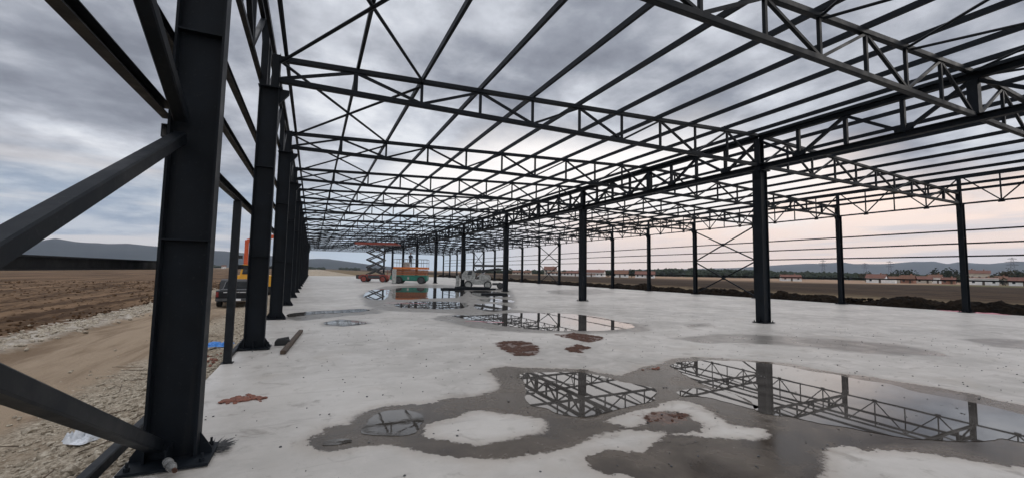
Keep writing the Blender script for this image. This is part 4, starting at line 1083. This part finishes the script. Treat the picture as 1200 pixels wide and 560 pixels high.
# trees: trunk with limbs and a crown of many small leaf clumps
def crown_mb(r, h, zb, seed, n=260):
    rnd = random.Random(seed); mb = MB(); lobes = [(rnd.gauss(0,.42)*r, rnd.gauss(0,.42)*r, zb+h*rnd.uniform(.15,.85), rnd.uniform(.35,.6)*r) for _ in range(9)]
    for k in range(n):
        lx, ly, lz, lr = rnd.choice(lobes); v = Vector((rnd.gauss(0,1), rnd.gauss(0,1), rnd.gauss(0,1))).normalized()*lr*rnd.uniform(.55, 1.1)
        c = Vector((lx, ly, lz))+v; s_ = rnd.uniform(.14, .3)*r*.55
        a = Vector((rnd.uniform(-1,1), rnd.uniform(-1,1), rnd.uniform(-1,1))).normalized(); b = a.orthogonal().normalized(); cc_ = a.cross(b)
        mb.add([c+b*s_, c+cc_*s_*.8, c-b*s_, c-cc_*s_*.7, c+a*s_*.5], [(0,1,4),(1,2,4),(2,3,4),(3,0,4),(0,3,2,1)])
    return mb
def tree(px, D, h, r, lab, m, seed, grp='trees of the village'):
    x, y, _ = at_px(px, D, 0); root = empty('tree', (x, y, -1.1)); mb = MB(); mb.tube((0,0,0), (0,0,h*.5), r*.09, 7, r*.05); rnd = random.Random(seed)
    for k in range(5): a = rnd.uniform(0, 6.28); mb.tube((0,0,h*(.25+.06*k)), (math.cos(a)*r*.6, math.sin(a)*r*.6, h*(.55+.06*k)), r*.04, 5, r*.015)
    mb.build('trunk', M_['bark'], root); crown_mb(r, h*.72, h*.26, seed).build('crown', m, root); tag(root, lab, 'tree', grp)
TR = [(1060,430,13,6,'round dark tree left of three in the middle of the village',0),(1068,450,10,5,'smaller dark tree beside the round one',0),(1092,440,12,6,'wide dark tree behind the cream house',0),
 (1106,470,15,7,'tallest dark tree left of the rightmost column',0),(1120,460,14,4,'narrow dark tree touching the rightmost column',0),(1041,420,8,5,'low bushy tree behind the drab house',1),
 (1180,430,13,7,'broad tree behind the right-edge houses',1),(1160,370,6,4,'low olive bush right of the white hall',1),(1166,360,5,4,'dark bush before the cream house',0),
 (1128,380,6,4,'small tree left of the white hall',1),(682,400,8,5,'dark tree beside the second inner column',0),(712,380,7,4,'dark tree right of the long white house',0),(740,380,8,5,'dark tree between the two gabled houses',0),
 (664,430,6,4,'small olive tree by the low shed',1),(1014,420,9,5,'tree left of the red-roofed house by the slim column',1),(1196,480,12,7,'dark tree at the right edge of view',0),(598,460,7,5,'lone tree far left of the village',1)]
for i, (px, D, h, r, lab, k) in enumerate(TR): tree(px, D, h*.78, r*.85, lab, M_['leaf'] if k == 0 else M_['leaf_olive'], 50+i)
# far wood: reads as one mass
mb = MB(); rnd = random.Random(77)
for k in range(2600):
    px = rnd.uniform(560, 1235); D = rnd.uniform(620, 900); u = px
    hmax = np.interp(u, [560, 700, 770, 790, 860, 915, 1000, 1030, 1235], [2, 4, 8, 11, 10, 8, 6, 5, 6])
    x, y, _ = at_px(px, D, 0); hz = hmax*rnd.uniform(.5, 1.1)*D/700
    for q in range(3):
        r = rnd.uniform(2.5, 5.5); mb.rock((x+rnd.uniform(-5,5), y+rnd.uniform(-5,5), -1.1+hz*rnd.uniform(.2, .9)), r, rnd.uniform(.7, 1.1), k*3+q)
tag(mb.build('far_wood', M_['leaf']), 'dark far-off wood behind the village on the right', 'wood', kind='stuff')
mb = MB()
for k in range(900):
    px = rnd.uniform(-60, 480); D = rnd.uniform(1100, 1600); x, y, _ = at_px(px, D, 0); r = rnd.uniform(3, 7)
    if mnoise.noise(Vector((px*.05, 1, 0))) < -.05: continue
    mb.rock((x, y, rnd.uniform(-.5, 3.5)), r, .7, k+99)
tag(mb.build('hedgerow', M_['leaf']), 'dark distant hedgerows at the foot of the left hills', 'hedgerow', kind='stuff')
def pylon(px, D, h, lab):
    x, y, _ = at_px(px, D, 0); root = empty('power_pylon', (x, y, -1.2), -math.atan2(x, y)); mb = MB(); b = h*.11
    for sx in (-1,1):
        for sy in (-1,1): mb.bar((sx*b, sy*b, 0), (sx*b*.18, sy*b*.18, h), h*.006, h*.006)
    for k in range(8):
        z0, z1 = h*k/8, h*(k+1)/8; r0_, r1_ = b*(1-.82*k/8), b*(1-.82*(k+1)/8); 
        for s in (-1, 1): mb.bar((-r0_, s*r0_, z0), (r1_, s*r1_, z1), h*.0035, h*.0035); mb.bar((r0_, s*r0_, z0), (-r1_, s*r1_, z1), h*.006, h*.006)
    mb.build('tower', M_['dark_metal'], root); mb = MB()
    for z, ww in ((.70,.17),(.82,.2),(.94,.13)): mb.bar((-h*ww,0,h*z),(h*ww,0,h*z),h*.012,h*.012); mb.bar((-h*ww,0,h*z),(0,0,h*z+h*.04),h*.006,h*.006); mb.bar((h*ww,0,h*z),(0,0,h*z+h*.04),h*.006,h*.006)
    mb.build('cross_arm', M_['dark_metal'], root); tag(root, lab, 'power pylon', 'power pylons across the right plain')
pylon(1187, 900, 34, 'lattice power pylon near the right edge, largest'); pylon(965, 900, 32, 'lattice power pylon left of the slim wall column'); pylon(1043, 1100, 36, 'lattice power pylon over the middle of the village'); pylon(1014, 1000, 30, 'lattice power pylon just right of the slim wall column')

# ------------------------------------------------------------------ haze
hz = MB().box(-8900, 8900, -3200, 9000, -8, 620)
m = bpy.data.materials.new('haze'); m.use_nodes = True; t = m.node_tree; t.nodes.clear()
o_ = t.nodes.new('ShaderNodeOutputMaterial'); v_ = t.nodes.new('ShaderNodeVolumePrincipled'); v_.inputs['Density'].default_value = 8e-5; v_.inputs['Color'].default_value = (.80, .88, 1, 1)
t.links.new(v_.outputs[0], o_.inputs['Volume']); HZ = hz.build('haze', m); tag(HZ, 'thin pale haze over the plain', 'haze', kind='stuff')
